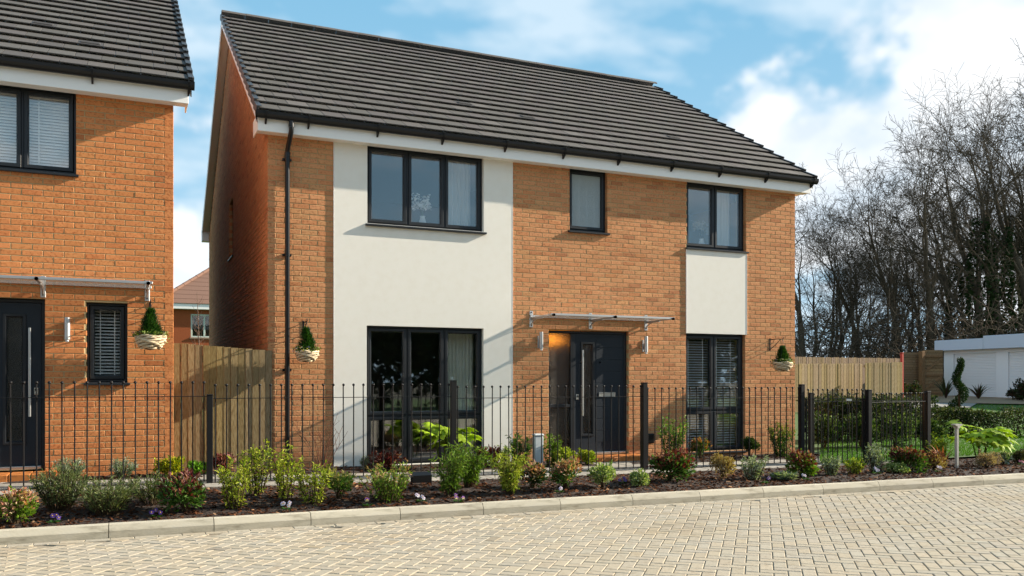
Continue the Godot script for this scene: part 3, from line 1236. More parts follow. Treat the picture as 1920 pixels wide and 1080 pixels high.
# composite door in its frame; side < 0: sidelight on the left
func front_door(house: Node, x0: float, x1: float, y0: float, y1: float, z: float, split: float, mirrored := false) -> void:
	var dr := empty(house, "door")
	var zf := z - 0.07
	var zb := zf - 0.08
	var fr := MB.new()
	fr.ring(x0, x1, y0, y1, 0.045, zf, zb)
	if split > x0:
		fr.cbox(Vector3(split - 0.035, y0 + 0.045, zb), Vector3(split + 0.035, y1 - 0.045, zf), 0.006)
	part(dr, "frame", fr, M.frame)
	var dx0: float = (split + 0.037 if split > x0 else x0 + 0.047)
	var dx1 := x1 - 0.047
	var dy0 := y0 + 0.05
	var dy1 := y1 - 0.047
	var zl := zf - 0.012
	# leaf with a tall glazed slot near the handle side
	var g0 := dx0 + 0.16
	var g1 := dx0 + 0.35
	if mirrored:
		g1 = dx1 - 0.20
		g0 = g1 - 0.18
	var gy0 := dy0 + 0.30
	var gy1 := dy1 - 0.17
	var lf := MB.new()
	wall_shell(lf, Transform3D(Basis(), Vector3(0, 0, zl)), dx0, dx1, dy0, dy1, [Rect2(g0, gy0, g1 - g0, gy1 - gy0)], 0.045)
	part(dr, "door_leaf", lf, M.door)
	# pressed grooves across the leaf
	for k in 9:
		var yy := dy0 + 0.16 + k * 0.2
		var gv := MB.new()
		gv.cbox(Vector3(dx0 + 0.05 if mirrored else g1 + 0.07, yy, zl - 0.001), Vector3(g0 - 0.07 if mirrored else dx1 - 0.05, yy + 0.19, zl + 0.0035), 0.0032)
		part(dr, "door_panel", gv, M.door)
	var tr := MB.new()
	tr.ring(g0 - 0.035, g1 + 0.035, gy0 - 0.035, gy1 + 0.035, 0.042, zl + 0.016, zl - 0.02, 0.012)
	part(dr, "glazing_trim", tr, M.frame)
	var pn := MB.new()
	pn.box(Vector3(g0, gy0, zl - 0.026), Vector3(g1, gy1, zl - 0.018))
	part(dr, "pane", pn, M.obscure)
	# long bar handle
	var hd := MB.new()
	var hx := dx1 - 0.12 if mirrored else dx0 + 0.125
	var hy0 := y0 + 0.66
	var hy1 := y0 + 1.76
	hd.tube(PackedVector3Array([Vector3(hx, hy0, zl + 0.075), Vector3(hx, hy0 + 0.004, zl + 0.075), Vector3(hx, hy1 - 0.004, zl + 0.075), Vector3(hx, hy1, zl + 0.075)]), PackedFloat32Array([0.012, 0.016, 0.016, 0.012]), 12)
	for yy in [hy0 + 0.2, hy1 - 0.2]:
		hd.rod(Vector3(hx, yy, zl), Vector3(hx, yy, zl + 0.075), 0.011, 8)
	part(dr, "handle", hd, M.steel)
	var lk := MB.new()
	var lx0 := dx1 - 0.055 if mirrored else dx0 + 0.06
	lk.cbox(Vector3(lx0 - 0.025, y0 + 0.93, zl), Vector3(lx0 + 0.025, y0 + 1.02, zl + 0.01), 0.008)
	lk.rod(Vector3(lx0, y0 + 0.99, zl + 0.006), Vector3(lx0, y0 + 0.99, zl + 0.02), 0.016, 12)
	part(dr, "lock", lk, M.steel)
	if split > x0:
		var lp := MB.new()
		var lx := (g1 + 0.07 + dx1) / 2 - 0.06
		lp.ring(lx - 0.16, lx + 0.16, y0 + 0.97, y0 + 1.05, 0.014, zl + 0.016, zl, 0.004)
		lp.cbox(Vector3(lx - 0.147, y0 + 0.985, zl + 0.001), Vector3(lx + 0.147, y0 + 1.036, zl + 0.009), 0.004)
		part(dr, "letter_plate", lp, M.steel)
		var vw := MB.new()
		vw.tube(PackedVector3Array([Vector3(lx - 0.14, y0 + 1.56, zl), Vector3(lx - 0.14, y0 + 1.56, zl + 0.012)]), PackedFloat32Array([0.017, 0.013]), 12)
		part(dr, "door_viewer", vw, M.steel)
		# sidelight: bars and two panes
		var sx1 := split - 0.035
		var sb := MB.new()
		sb.cbox(Vector3(x0 + 0.045, y0 + 0.80, zb + 0.01), Vector3(sx1, y0 + 0.86, zf - 0.004), 0.008)
		part(dr, "sidelight_bar", sb, M.frame)
		for q in [[y0 + 0.045, y0 + 0.80], [y0 + 0.86, y1 - 0.045]]:
			var sp := MB.new()
			sp.box(Vector3(x0 + 0.045, q[0], zf - 0.05), Vector3(sx1, q[1], zf - 0.042))
			part(dr, "sidelight_pane", sp, M.obscure)
	var th := MB.new()
	th.cbox(Vector3(dx0 - 0.005, y0 + 0.004, zf - 0.06), Vector3(dx1 + 0.005, y0 + 0.046, zf + 0.05), 0.006)
	part(dr, "threshold", th, M.steel)


# gutter along the eave with its brackets
func gutter(house: Node, xa: float, xb: float, z: float, y: float, clips: Array) -> void:
	var m := MB.new()
	var outer := []
	var pr := []
	for k in 9:
		var a := PI * k / 8.0
		pr.append(Vector3(0, -sin(a) * 0.088, -cos(a) * 0.057))
	pr.append(Vector3(0, 0.010, 0.059))
	pr.insert(0, Vector3(0, 0.010, -0.057))
	pr.append(Vector3(0, 0.010, 0.053))
	for k in pr.size() - 1:
		var p0: Vector3 = pr[k] + Vector3(0, y, z)
		var p1: Vector3 = pr[k + 1] + Vector3(0, y, z)
		m.quad(p1 + Vector3(xa, 0, 0), p0 + Vector3(xa, 0, 0), p0 + Vector3(xb, 0, 0), p1 + Vector3(xb, 0, 0))
	# stop ends
	for e in [xa, xb]:
		for k in range(1, 9):
			var c := Vector3(e, y, z)
			var s := 1.0 if e == xb else -1.0
			var q0: Vector3 = c + pr[k]
			var q1: Vector3 = c + pr[k + 1]
			m.tri(c + Vector3(0, 0.01, 0), q0, q1)
			m.tri(c + Vector3(0, 0.01, 0), q1, q0)
	var gt := part(house, "gutter", m, M.black_plastic)
	for x in clips:
		var b := MB.new()
		b.prism(PackedVector2Array([Vector2(-0.060, 0.012), Vector2(-0.060, -0.15), Vector2(-0.045, -0.15), Vector2(0.01, -0.112), Vector2(0.052, -0.06), Vector2(0.066, 0.0), Vector2(0.066, 0.016), Vector2(0.056, 0.016), Vector2(0.055, -0.02), Vector2(0.03, -0.08), Vector2(0, -0.094), Vector2(-0.03, -0.08), Vector2(-0.05, -0.03)]), -0.012, 0.012, Transform3D(Basis(Vector3(0, 0, 1), Vector3(0, 1, 0), Vector3(-1, 0, 0)), Vector3(x, y, z)))
		part(gt, "gutter_bracket", b, M.black_plastic)


# boxed eave: fascia board and soffit
func eave(house: Node, xa: float, xb: float, zw: float, zf: float, ys: float, yt: float) -> void:
	var f := MB.new()
	f.cbox(Vector3(xa, ys - 0.012, zf - 0.02), Vector3(xb, yt, zf), 0.003)
	part(house, "fascia_board", f, M.trim_white)
	var s := MB.new()
	s.cbox(Vector3(xa, ys, zw + 0.004), Vector3(xb, ys + 0.012, zf - 0.021), 0.002)
	part(house, "soffit_board", s, M.trim_white)
	for e in 2:
		var m := MB.new()
		var x: float = xa if e == 0 else xb - 0.018
		m.cbox(Vector3(x, ys + 0.0125, zw - 0.30), Vector3(x + 0.018, yt - 0.004, zf - 0.021), 0.003)
		part(house, "box_end", m, M.trim_white)


func barge(house: Node, x: float, wall_x: float, z0: float, y0: float, z1: float, y1: float, z2: float, y2: float) -> void:
	# board under the verge and the soffit behind it
	var m := MB.new()
	for q in [[z0, y0, z1, y1], [z1, y1, z2, y2]]:
		var a := Vector3(x, q[1], q[0])
		var b := Vector3(x, q[3], q[2])
		var dn := Vector3(0, -0.16, 0)
		var xx := Vector3(0.018 if wall_x > x else -0.018, 0, 0)
		m.quad(a, b, b + dn, a + dn)
		m.quad(a + xx, a + xx + dn, b + xx + dn, b + xx)
		m.quad(a + dn, b + dn, b + dn + xx, a + dn + xx)
		m.quad(a, a + xx, b + xx, b)
	part(house, "barge_board", m, M.trim_white)
	var s := MB.new()
	for q in [[z0, y0, z1, y1], [z1, y1, z2, y2]]:
		var dn := Vector3(0, -0.12, 0)
		var lift := Vector3(0, 0.01, 0)
		var x2: float = x + (0.02 if wall_x > x else -0.02)
		var a := Vector3(x2, q[1], q[0]) + dn
		var b := Vector3(x2, q[3], q[2]) + dn
		var a2 := Vector3(wall_x, q[1], q[0]) + dn
		var b2 := Vector3(wall_x, q[3], q[2]) + dn
		s.quad(a, a2, b2, b)
		s.quad(a + lift, b + lift, b2 + lift, a2 + lift)
	part(house, "verge_soffit", s, M.trim_white)


func pipe_down(house: Node, x: float, z_eave: float, y_eave: float, zw: float, y_base: float, clips: Array) -> void:
	var m := MB.new()
	var r := 0.034
	var pts := PackedVector3Array([Vector3(x, y_eave, z_eave), Vector3(x, y_eave - 0.10, z_eave), Vector3(x, y_eave - 0.15, z_eave - 0.012), Vector3(x - 0.02, y_eave - 0.36, zw + 0.075), Vector3(x - 0.02, y_eave - 0.42, zw + 0.062), Vector3(x - 0.02, y_base, zw + 0.062)])
	var rr := PackedFloat32Array()
	for k in pts.size():
		rr.append(r)
	m.tube(pts, rr, 14)
	m.rod(Vector3(x, y_eave - 0.09, z_eave), Vector3(x, y_eave - 0.03, z_eave), r + 0.006, 14)
	m.rod(Vector3(x - 0.02, y_eave - 0.46, zw + 0.062), Vector3(x - 0.02, y_eave - 0.40, zw + 0.062), r + 0.006, 14)
	var dp := part(house, "downpipe", m, M.black_plastic)
	for y in clips:
		var b := MB.new()
		b.rod(Vector3(x - 0.02, y - 0.02, zw + 0.062), Vector3(x - 0.02, y + 0.02, zw + 0.062), r + 0.004, 14)
		b.cbox(Vector3(x - 0.085, y - 0.018, zw), Vector3(x + 0.045, y + 0.018, zw + 0.03), 0.004)
		part(dp, "pipe_clip", b, M.black_plastic)


func rooms(house: Node, x0: float, x1: float, z0: float, z1: float, y0: float, ymid: float, y1: float, walls: Array) -> void:
	# plain inner shell: floors, ceilings and partitions, so that the windows look into rooms
	var m := MB.new()
	m.box(Vector3(x0, y0 - 0.1, z1), Vector3(x1, y0, z0))
	m.box(Vector3(x0, ymid - 0.14, z1), Vector3(x1, ymid + 0.1, z0))
	m.box(Vector3(x0, y1, z1), Vector3(x1, y1 + 0.1, z0))
	m.box(Vector3(x0, y0, z1 - 0.1), Vector3(x1, y1, z1))
	for w in walls:
		m.box(Vector3(w - 0.05, y0, z1), Vector3(w + 0.05, ymid - 0.14, z0))
		m.box(Vector3(w - 0.05, ymid + 0.1, z1), Vector3(w + 0.05, y1, z0))
	part(house, "inner_walls", m, M.inside)


func build_main_house() -> void:
	var h := thing("brick_house", "detached orange brick house with white rendered bays and a grey tiled roof", "house")
	var holes := [Rect2(0.945, 0.0, 2.87, 5.2), Rect2(4.477, 0.19, 1.52, 2.085), Rect2(4.86, 3.945, 0.72, 1.2), Rect2(7.2, 3.79, 1.3, 1.4), Rect2(7.18, 0.17, 1.3, 3.62)]
	var tone := Color(0.53, 0.25, 0.118)
	var front := Transform3D(Basis(), Vector3.ZERO)
	var w := MB.new()
	wall_shell(w, Transform3D(Basis(), Vector3(0, 0, -0.0065)), 0.012, 9.638, -0.1, 4.99, holes, 0.30, 0.009)
	var wall := part(h, "front_wall", w, M.mortar)
	lay_bricks(wall, front, 0, 9.65, 4.985, 66, 9.65 / 41.0, holes, tone, 300)
	# gable wall on the near side, along -z
	var side := Transform3D(Basis(Vector3(0, 0, 1), Vector3(0, 1, 0), Vector3(-1, 0, 0)), Vector3(0, 0, -10.24))
	var sw := MB.new()
	var swin := Rect2(10.24 - 5.35, 3.86, 0.75, 1.1)
	wall_shell(sw, Transform3D(side.basis, Vector3(0.0115, 0, -10.24)), 0.0, 10.229, -0.1, 5.0, [swin], 0.30, 0.009)
	sw.prism(PackedVector2Array([Vector2(0, 5.0), Vector2(10.229, 5.0), Vector2(5.12, 8.42)]), -0.3, 0.0, Transform3D(side.basis, Vector3(0.0115, 0, -10.24)))
	var gable := part(h, "gable_wall", sw, M.mortar)
	lay_bricks(gable, side, 0, 10.24, 8.435, 112, 10.24 / 44.0, [swin], tone, 0, 5.06)
	# right gable and back wall
	var ow := MB.new()
	ow.box(Vector3(9.35, -0.1, -10.22), Vector3(9.638, 5.0, -0.32))
	ow.box(Vector3(0.32, -0.1, -10.22), Vector3(9.34, 5.0, -9.95))
	ow.prism(PackedVector2Array([Vector2(0, 5.0), Vector2(10.22, 5.0), Vector2(5.12, 8.42)]), -0.3, 0.0, Transform3D(Basis(Vector3(0, 0, 1), Vector3(0, 1, 0), Vector3(-1, 0, 0)), Vector3(9.34, 0, -10.24)))
	var back := part(h, "rear_wall", ow, M.mortar)
	var rt := Transform3D(Basis(Vector3(0, 0, -1), Vector3(0, 1, 0), Vector3(1, 0, 0)), Vector3(9.65, 0, 0))
	lay_bricks(back, rt, 0, 10.24, 8.435, 112, 10.24 / 44.0, [], tone, 0, 5.06)
	# rendered panels, standing proud of the brick
	var r := MB.new()
	wall_shell(r, Transform3D(Basis(), Vector3(0, 0, 0.018)), 0.946, 3.814, 0.13, 4.99, [Rect2(1.443, 3.80, 1.875, 1.3), Rect2(1.434, 0.17, 1.88, 2.10)], 0.29)
	part(h, "render_panel", r, M.stucco, "tall white rendered bay round the wide windows")
	var r2 := MB.new()
	wall_shell(r2, Transform3D(Basis(), Vector3(0, 0, 0.016)), 7.181, 8.499, 2.283, 3.768, [], 0.27)
	part(h, "render_panel", r2, M.stucco, "narrow white rendered panel between two windows")
	for q in [[0.938, 0.13, 4.97], [3.815, 0.13, 4.97], [7.1745, 2.28, 3.76], [8.4995, 2.28, 3.76]]:
		var b := MB.new()
		b.cbox(Vector3(q[0], q[1], -0.02), Vector3(q[0] + 0.006, q[2], 0.021), 0.001)
		part(h, "render_bead", b, M.white_plastic)
	# windows
	window(h, 1.443, 3.318, 3.80, 4.985, 0.018, [1.02, 1, 1], 0.0, {sill_out = 0.05})
	window(h, 1.434, 3.314, 0.17, 2.27, 0.018, [1.02, 1, 1], 0.91, {sill_out = 0.03})
	window(h, 4.86, 5.58, 3.945, 4.985, 0.0, [1], 0.0, {frosted = true})
	window(h, 7.2, 8.5, 3.81, 4.985, 0.0, [1, 1.03], 0.0, {sill_out = 0.045})
	window(h, 7.18, 8.48, 0.18, 2.28, 0.0, [1, 1.03], 0.905, {sill_out = 0.03})
	front_door(h, 4.477, 5.997, 0.195, 2.275, 0.0, 4.95)
	# narrow window in the shaded gable
	var sidewin := window(h, -5.34, -4.60, 3.87, 4.95, 0.0, [1], 0.0, {sill_out = 0.02})
	sidewin.transform = Transform3D(Basis(Vector3(0, 0, 1), Vector3(0, 1, 0), Vector3(-1, 0, 0)), Vector3.ZERO)
	# eaves and roof
	eave(h, -0.165, 9.83, 0.0, 0.215, 4.955, 5.20)
	tile_roof(h, -0.165, 9.90, 0.265, 5.215, -5.12, 8.62, 18, 300, [[3.55, 5], [4.7, 4], [7.6, 4]], -10.5, 5.215)
	barge(h, -0.165, 0.0, 0.20, 5.20, -5.12, 8.57, -10.45, 5.20)
	barge(h, 9.90, 9.65, 0.20, 5.20, -5.12, 8.57, -10.45, 5.20)
	gutter(h, -0.20, 9.92, 0.275, 5.19, [-0.06, 0.53, 1.54, 2.55, 3.59, 4.62, 5.65, 6.71, 7.72, 8.75, 9.82])
	pipe_down(h, 0.285, 0.275, 5.11, 0.0, 0.1, [4.62, 3.25, 1.6])
	rooms(h, 0.34, 9.3, -0.32, -4.2, 0.2, 2.62, 5.02, [4.15, 6.7])
	# rear eave box, seen past the gable
	var re := MB.new()
	re.cbox(Vector3(-0.165, 4.95, -10.46), Vector3(9.9, 5.19, -10.25), 0.004)
	part(h, "rear_eave", re, M.trim_white)
	# threshold step of orange quarry tiles
	var st := empty(h, "door_step")
	for k in 5:
		var m := MB.new()
		m.cbox(Vector3(4.96 + k * 0.236, 0.06, 0.002), Vector3(5.19 + k * 0.236, 0.192, 0.46), 0.008)
		part(st, "step_tile", m, M.quarry)


func build_left_house() -> void:
	var h := thing("brick_house", "orange brick house with a black door, cut off by the picture edge", "house")
	var z := 0.5
	var holes := [Rect2(-4.15, 4.035, 1.735, 1.4), Rect2(-3.86, 0.3, 1.10, 2.155), Rect2(-2.295, 1.42, 0.47, 1.015), Rect2(-7.4, 1.2, 1.8, 1.25), Rect2(-7.4, 4.035, 1.8, 1.3)]
	var tone := Color(0.56, 0.218, 0.082)
	var w := MB.new()
	wall_shell(w, Transform3D(Basis(), Vector3(0, 0, z - 0.0065)), -9.4, -1.286, 0.0, 5.09, holes, 0.30, 0.009)
	var wall := part(h, "front_wall", w, M.mortar)
	lay_bricks(wall, Transform3D(Basis(), Vector3(0, 0, z)), -9.4, -1.274, 5.085, 65, 0.2322, holes, tone, 300)
	var ow := MB.new()
	ow.box(Vector3(-1.58, 0.0, -9.4), Vector3(-1.286, 5.1, z - 0.32))
	ow.box(Vector3(-9.4, 0.0, -9.4), Vector3(-9.1, 5.1, z - 0.32))
	ow.box(Vector3(-9.09, 0.0, -9.4), Vector3(-1.59, 5.1, -9.1))
	var back := part(h, "side_wall", ow, M.mortar)
	var rt := Transform3D(Basis(Vector3(0, 0, -1), Vector3(0, 1, 0), Vector3(1, 0, 0)), Vector3(-1.274, 0, z))
	lay_bricks(back, rt, 0, 9.9, 8.6, 112, 0.2322, [], tone, 0, 5.16)
	var gp := MB.new()
	for x in [-1.58, -9.4]:
		gp.prism(PackedVector2Array([Vector2(0, 5.1), Vector2(9.9, 5.1), Vector2(4.95, 8.4)]), -0.294, 0.0, Transform3D(Basis(Vector3(0, 0, 1), Vector3(0, 1, 0), Vector3(-1, 0, 0)), Vector3(x, 0, -9.4)))
	part(h, "gable_wall", gp, M.mortar)
	window(h, -4.15, -2.415, 4.05, 5.085, z, [1, 1.03, 1.03], 0.0)
	window(h, -7.4, -5.6, 4.05, 5.085, z, [1, 1, 1], 0.0)
	window(h, -7.4, -5.6, 1.21, 2.45, z, [1, 1, 1], 0.0)
	window(h, -2.295, -1.825, 1.43, 2.435, z, [1], 0.0)
	front_door(h, -3.86, -2.76, 0.34, 2.455, z, -9.0, true)
	eave(h, -9.6, -1.10, z, z + 0.215, 5.055, 5.30)
	tile_roof(h, -9.6, -1.06, z + 0.265, 5.315, -4.45, 8.62, 17, 300, [[-2.75, 5], [-2.15, 3]], -9.6, 5.3)
	barge(h, -1.06, -1.274, z + 0.2, 5.30, -4.45, 8.56, -9.55, 5.28)
	gutter(h, -9.6, -1.03, z + 0.275, 5.29, [-9.0, -8.1, -7.2, -6.3, -5.4, -4.5, -3.32, -2.22, -1.1])
	rooms(h, -9.05, -1.62, z - 0.32, -3.6, 0.34, 2.75, 5.14, [-5.0])
	var st := empty(h, "door_step")
	for k in 6:
		var m := MB.new()
		m.cbox(Vector3(-4.06 + k * 0.236, 0.18, z + 0.002), Vector3(-3.83 + k * 0.236, 0.325, z + 0.36), 0.008)
		part(st, "step_tile", m, M.quarry)


func build_far_house() -> void:
	# the hipped end of a house two plots away, seen between the gables
	var h := thing("brick_house", "distant red brick house with a brown hipped roof, between the two gables", "house")
	var z := -30.0
	var x0 := -0.45
	var x1 := 7.6
	var w := MB.new()
	w.col = Color(0.30, 0.085, 0.035)
	wall_shell(w, Transform3D(Basis(), Vector3(0, 0, z)), x0, x1, -0.1, 4.75, [Rect2(0.72, 3.45, 1.2, 1.1), Rect2(3.9, 3.45, 1.2, 1.1)], 0.3)
	w.box(Vector3(x0, -0.1, z - 7), Vector3(x0 + 0.3, 4.75, z - 0.301))
	w.box(Vector3(x1 - 0.3, -0.1, z - 7), Vector3(x1, 4.75, z - 0.301))
	var wall := part(h, "wall", w, M.brick)
	for q in [0.72, 3.9]:
		var wn := empty(h, "window")
		var f := MB.new()
		f.ring(q, q + 1.2, 3.45, 4.55, 0.07, z - 0.03, z - 0.1)
		f.cbox(Vector3(q + 0.56, 3.52, z - 0.1), Vector3(q + 0.64, 4.48, z - 0.03), 0.006)
		var fm := part(wn, "frame", f, mat(Color(0.42, 0.50, 0.44), 0.5))
		var p := MB.new()
		p.box(Vector3(q + 0.06, 3.5, z - 0.08), Vector3(q + 1.14, 4.5, z - 0.075))
		part(wn, "pane", p, M.glass)
		var s := MB.new()
		s.cbox(Vector3(q - 0.05, 3.37, z - 0.1), Vector3(q + 1.25, 3.445, z + 0.06), 0.01)
		part(wn, "sill", s, M.dark_mortar)
	var bk := MB.new()
	bk.box(Vector3(x0 + 0.31, 0, z - 2.4), Vector3(x1 - 0.31, 4.7, z - 2.3))
	part(h, "inner_walls", bk, M.inside_dark)
	var fa := MB.new()
	fa.cbox(Vector3(x0 - 0.3, 4.75, z - 7.3), Vector3(x1 + 0.3, 5.0, z + 0.3), 0.01)
	part(h, "fascia_board", fa, M.trim_white)
	# stepped hipped roof
	var rf := MB.new()
	var cx := (x0 + x1) / 2
	rf.col = Color(0.20, 0.115, 0.085)
	var n := 13
	for k in n:
		var i0 := k * 0.31
		var y0 := 5.0 + k * 0.235
		var i1 := i0 + 0.31
		rf.box(Vector3(x0 - 0.35 + i0, y0, z - 7.4 + i0), Vector3(x1 + 0.35 - i0, y0 + 0.02, z + 0.35 - i0))
		rf.quad(Vector3(x0 - 0.35 + i0, y0 + 0.02, z + 0.35 - i0), Vector3(x1 + 0.35 - i0, y0 + 0.02, z + 0.35 - i0), Vector3(x1 + 0.35 - i1, y0 + 0.235, z + 0.35 - i1), Vector3(x0 - 0.35 + i1, y0 + 0.235, z + 0.35 - i1))
		rf.quad(Vector3(x0 - 0.35 + i0, y0 + 0.02, z - 7.4 + i0), Vector3(x0 - 0.35 + i0, y0 + 0.02, z + 0.35 - i0), Vector3(x0 - 0.35 + i1, y0 + 0.235, z + 0.35 - i1), Vector3(x0 - 0.35 + i1, y0 + 0.235, z - 7.4 + i1))
		rf.quad(Vector3(x1 + 0.35 - i0, y0 + 0.02, z + 0.35 - i0), Vector3(x1 + 0.35 - i0, y0 + 0.02, z - 7.4 + i0), Vector3(x1 + 0.35 - i1, y0 + 0.235, z - 7.4 + i1), Vector3(x1 + 0.35 - i1, y0 + 0.235, z + 0.35 - i1))
	var roof := part(h, "roof", rf, M.tile)
	for k in n - 1:
		var m := MB.new()
		var i0 := k * 0.31
		m.col = Color(0.21, 0.12, 0.09)
		m.tube(PackedVector3Array([Vector3(x0 - 0.35 + i0, 5.04 + k * 0.235, z + 0.35 - i0), Vector3(x0 - 0.04 + i0, 5.275 + k * 0.235, z + 0.04 - i0)]), PackedFloat32Array([0.09, 0.08]), 8)
		part(roof, "ridge_tile", m, M.tile)


# ---------------------------------------------------------------- railings and timber fences
func picket(parent: Node, p: Vector3, h: float, mesh_rod: Mesh, mesh_ball: Mesh) -> void:
	var o := part(parent, "picket", mesh_rod, M.black_metal)
	o.position = p
	o.scale.y = h
	o.rotation = Vector3(rng.randf_range(-0.004, 0.004), 0, rng.randf_range(-0.004, 0.004))
	var b := part(parent, "ball_finial", mesh_ball, M.black_metal)
	b.position = p + Vector3(0, h + 0.012, 0)


func post(parent: Node, p: Vector3, h: float, w: float) -> void:
	var m := MB.new()
	m.cbox(Vector3(-w / 2, -0.15, -w / 2), Vector3(w / 2, h, w / 2), 0.004)
	var o := part(parent, "post", m, M.black_metal)
	o.position = p
	var c := MB.new()
	c.cbox(Vector3(-w / 2 - 0.004, h + 0.0005, -w / 2 - 0.004), Vector3(w / 2 + 0.004, h + 0.014, w / 2 + 0.004), 0.005)
	part(o, "post_cap", c, M.black_metal)


func rail_run(parent: Node, a: Vector3, b: Vector3, ya: float, yr: float, yb: float, n: int, meshes: Array) -> void:
	# a, b: feet of the end posts; ya: ball height, yr: rail height, yb: bottom rail height
	var d := b - a
	d.y = 0
	var dir := d.normalized()
	var ang := atan2(-dir.z, dir.x)
	var l := d.length()
	for y in [yr, yb]:
		var m := MB.new()
		m.cbox(Vector3(0.02, -0.004, -0.019), Vector3(l - 0.02, 0.004, 0.019), 0.0015)
		var r := part(parent, "rail", m, M.black_metal)
		r.position = Vector3(a.x, y, a.z)
		r.rotation.y = ang
	for k in n:
		var p := a + dir * (l * (k + 0.5) / n)
		p.y = yb
		picket(parent, p, ya - yb - 0.012, meshes[0], meshes[1])


func build_fences() -> void:
	var rm := MB.new()
	rm.rod(Vector3.ZERO, Vector3(0, 1, 0), 0.0078, 8)
	var bm := MB.new()
	bm.ball(Vector3.ZERO, 0.0175, 12)
	var ms := [rm.done(), bm.done()]
	var f := thing("railing_fence", "long black metal railing with ball-topped bars along the front path", "fence")
	var z := 1.75
	var xs := [-6.95, -3.93, -0.921, 2.176, 5.189, 8.20]
	var tops := [1.455, 1.424, 1.392, 1.362, 1.328]
	var rails := [1.29, 1.258, 1.232, 1.208, 1.173]
	for k in 5:
		var g := minf(gy(xs[k]), gy(xs[k + 1])) + 0.035
		rail_run(f, Vector3(xs[k], 0, z), Vector3(xs[k + 1], 0, z), tops[k], rails[k], maxf(g, gy(xs[k]) + 0.012), 24, ms)
	var ph := [1.46, 1.46, 1.268, 1.437, 1.405, 1.372]
	for k in 6:
		post(f, Vector3(xs[k], gy(xs[k]), z), ph[k] - gy(xs[k]), 0.075 if k != 2 else 0.07)
	# the gate and what joins it
	var A := Vector3(8.20, 0, 1.75)
	var B := Vector3(9.24, 0, 2.15)
	var C := Vector3(10.89, 0, 1.89)
	var g := thing("railing_gate", "narrow black metal gate at the right end of the front railing", "gate")
	rail_run(g, A + Vector3(0.06, 0, 0.03), B + Vector3(-0.06, 0, -0.03), 1.295, 1.15, 0.10, 12, ms)
	for p in [A + Vector3(0.07, 0, 0.03), B + Vector3(-0.07, 0, -0.03)]:
		var m := MB.new()
		m.cbox(Vector3(-0.012, 0.09, -0.012), Vector3(0.012, 1.155, 0.012), 0.002)
		var o := part(g, "gate_stile", m, M.black_metal)
		o.position = p
	var lt := MB.new()
	lt.cbox(Vector3(8.86, 1.11, 2.03), Vector3(8.98, 1.148, 2.055), 0.004)
	part(g, "latch", lt, M.steel)
	var s := thing("railing_fence", "short black railing to the right of the gate, beside red shrubs", "fence")
	post(s, B + Vector3(0, gy(9.2), 0), 1.285 - gy(9.2), 0.08)
	post(s, C + Vector3(0, gy(10.9), 0), 1.247 - gy(10.9), 0.08)
	rail_run(s, B, C, 1.225, 1.085, 0.09, 12, ms)
	var q := thing("railing_fence", "black railing farther back behind the gate, in front of dark shrubs", "fence")
	var D := Vector3(9.53, 0, 0.53)
	var E := Vector3(12.29, 0, 0.66)
	post(q, D + Vector3(0, 0.09, 0), 1.12, 0.07)
	post(q, E + Vector3(0, 0.09, 0), 1.12, 0.07)
	rail_run(q, D, E, 1.20, 1.06, 0.11, 17, ms)
	# timber fence closing the gap between the houses
	var t := thing("timber_fence", "tall weathered timber board fence closing the gap between the houses", "fence", Vector3(-1.25, 0.0, 0.03))
	var x := 0.0
	var k := 0
	while x < 1.235:
		var w := rng.randf_range(0.085, 0.098)
		board(t, x, w, 0.10, 1.962 - x * 0.07 - rng.randf_range(0.0, 0.006), Color(0.25, 0.192, 0.098), k)
		x += w + 0.002
		k += 1
	for y in [0.4, 1.05, 1.7]:
		var m := MB.new()
		m.col = Color(0.27, 0.18, 0.08)
		m.cbox(Vector3(0.01, y, -0.07), Vector3(1.23, y + 0.09, -0.03), 0.004)
		part(t, "rail", m, M.timber)


func board(parent: Node, x: float, w: float, y0: float, y1: float, c: Color, k: int) -> void:
	var m := MB.new()
	var b := rng.randf_range(0.8, 1.15)
	m.col = Color(c.r * b, c.g * b, c.b * b * rng.randf_range(0.85, 1.15))
	# feather edge: one side thicker
	m.prism(PackedVector2Array([Vector2(0, 0), Vector2(w, 0), Vector2(w, 0.012), Vector2(w - 0.003, 0.0145), Vector2(0.003, 0.018), Vector2(0, 0.0155)]), -y1, -y0, Transform3D(Basis(Vector3(1, 0, 0), Vector3(0, 0, 1), Vector3(0, -1, 0)), Vector3.ZERO))
	var o := part(parent, "board", m, M.timber)
	o.position = Vector3(x, 0, rng.randf_range(-0.004, 0.004))
	o.rotation = Vector3(0, rng.randf_range(-0.012, 0.012), rng.randf_range(-0.003, 0.003))


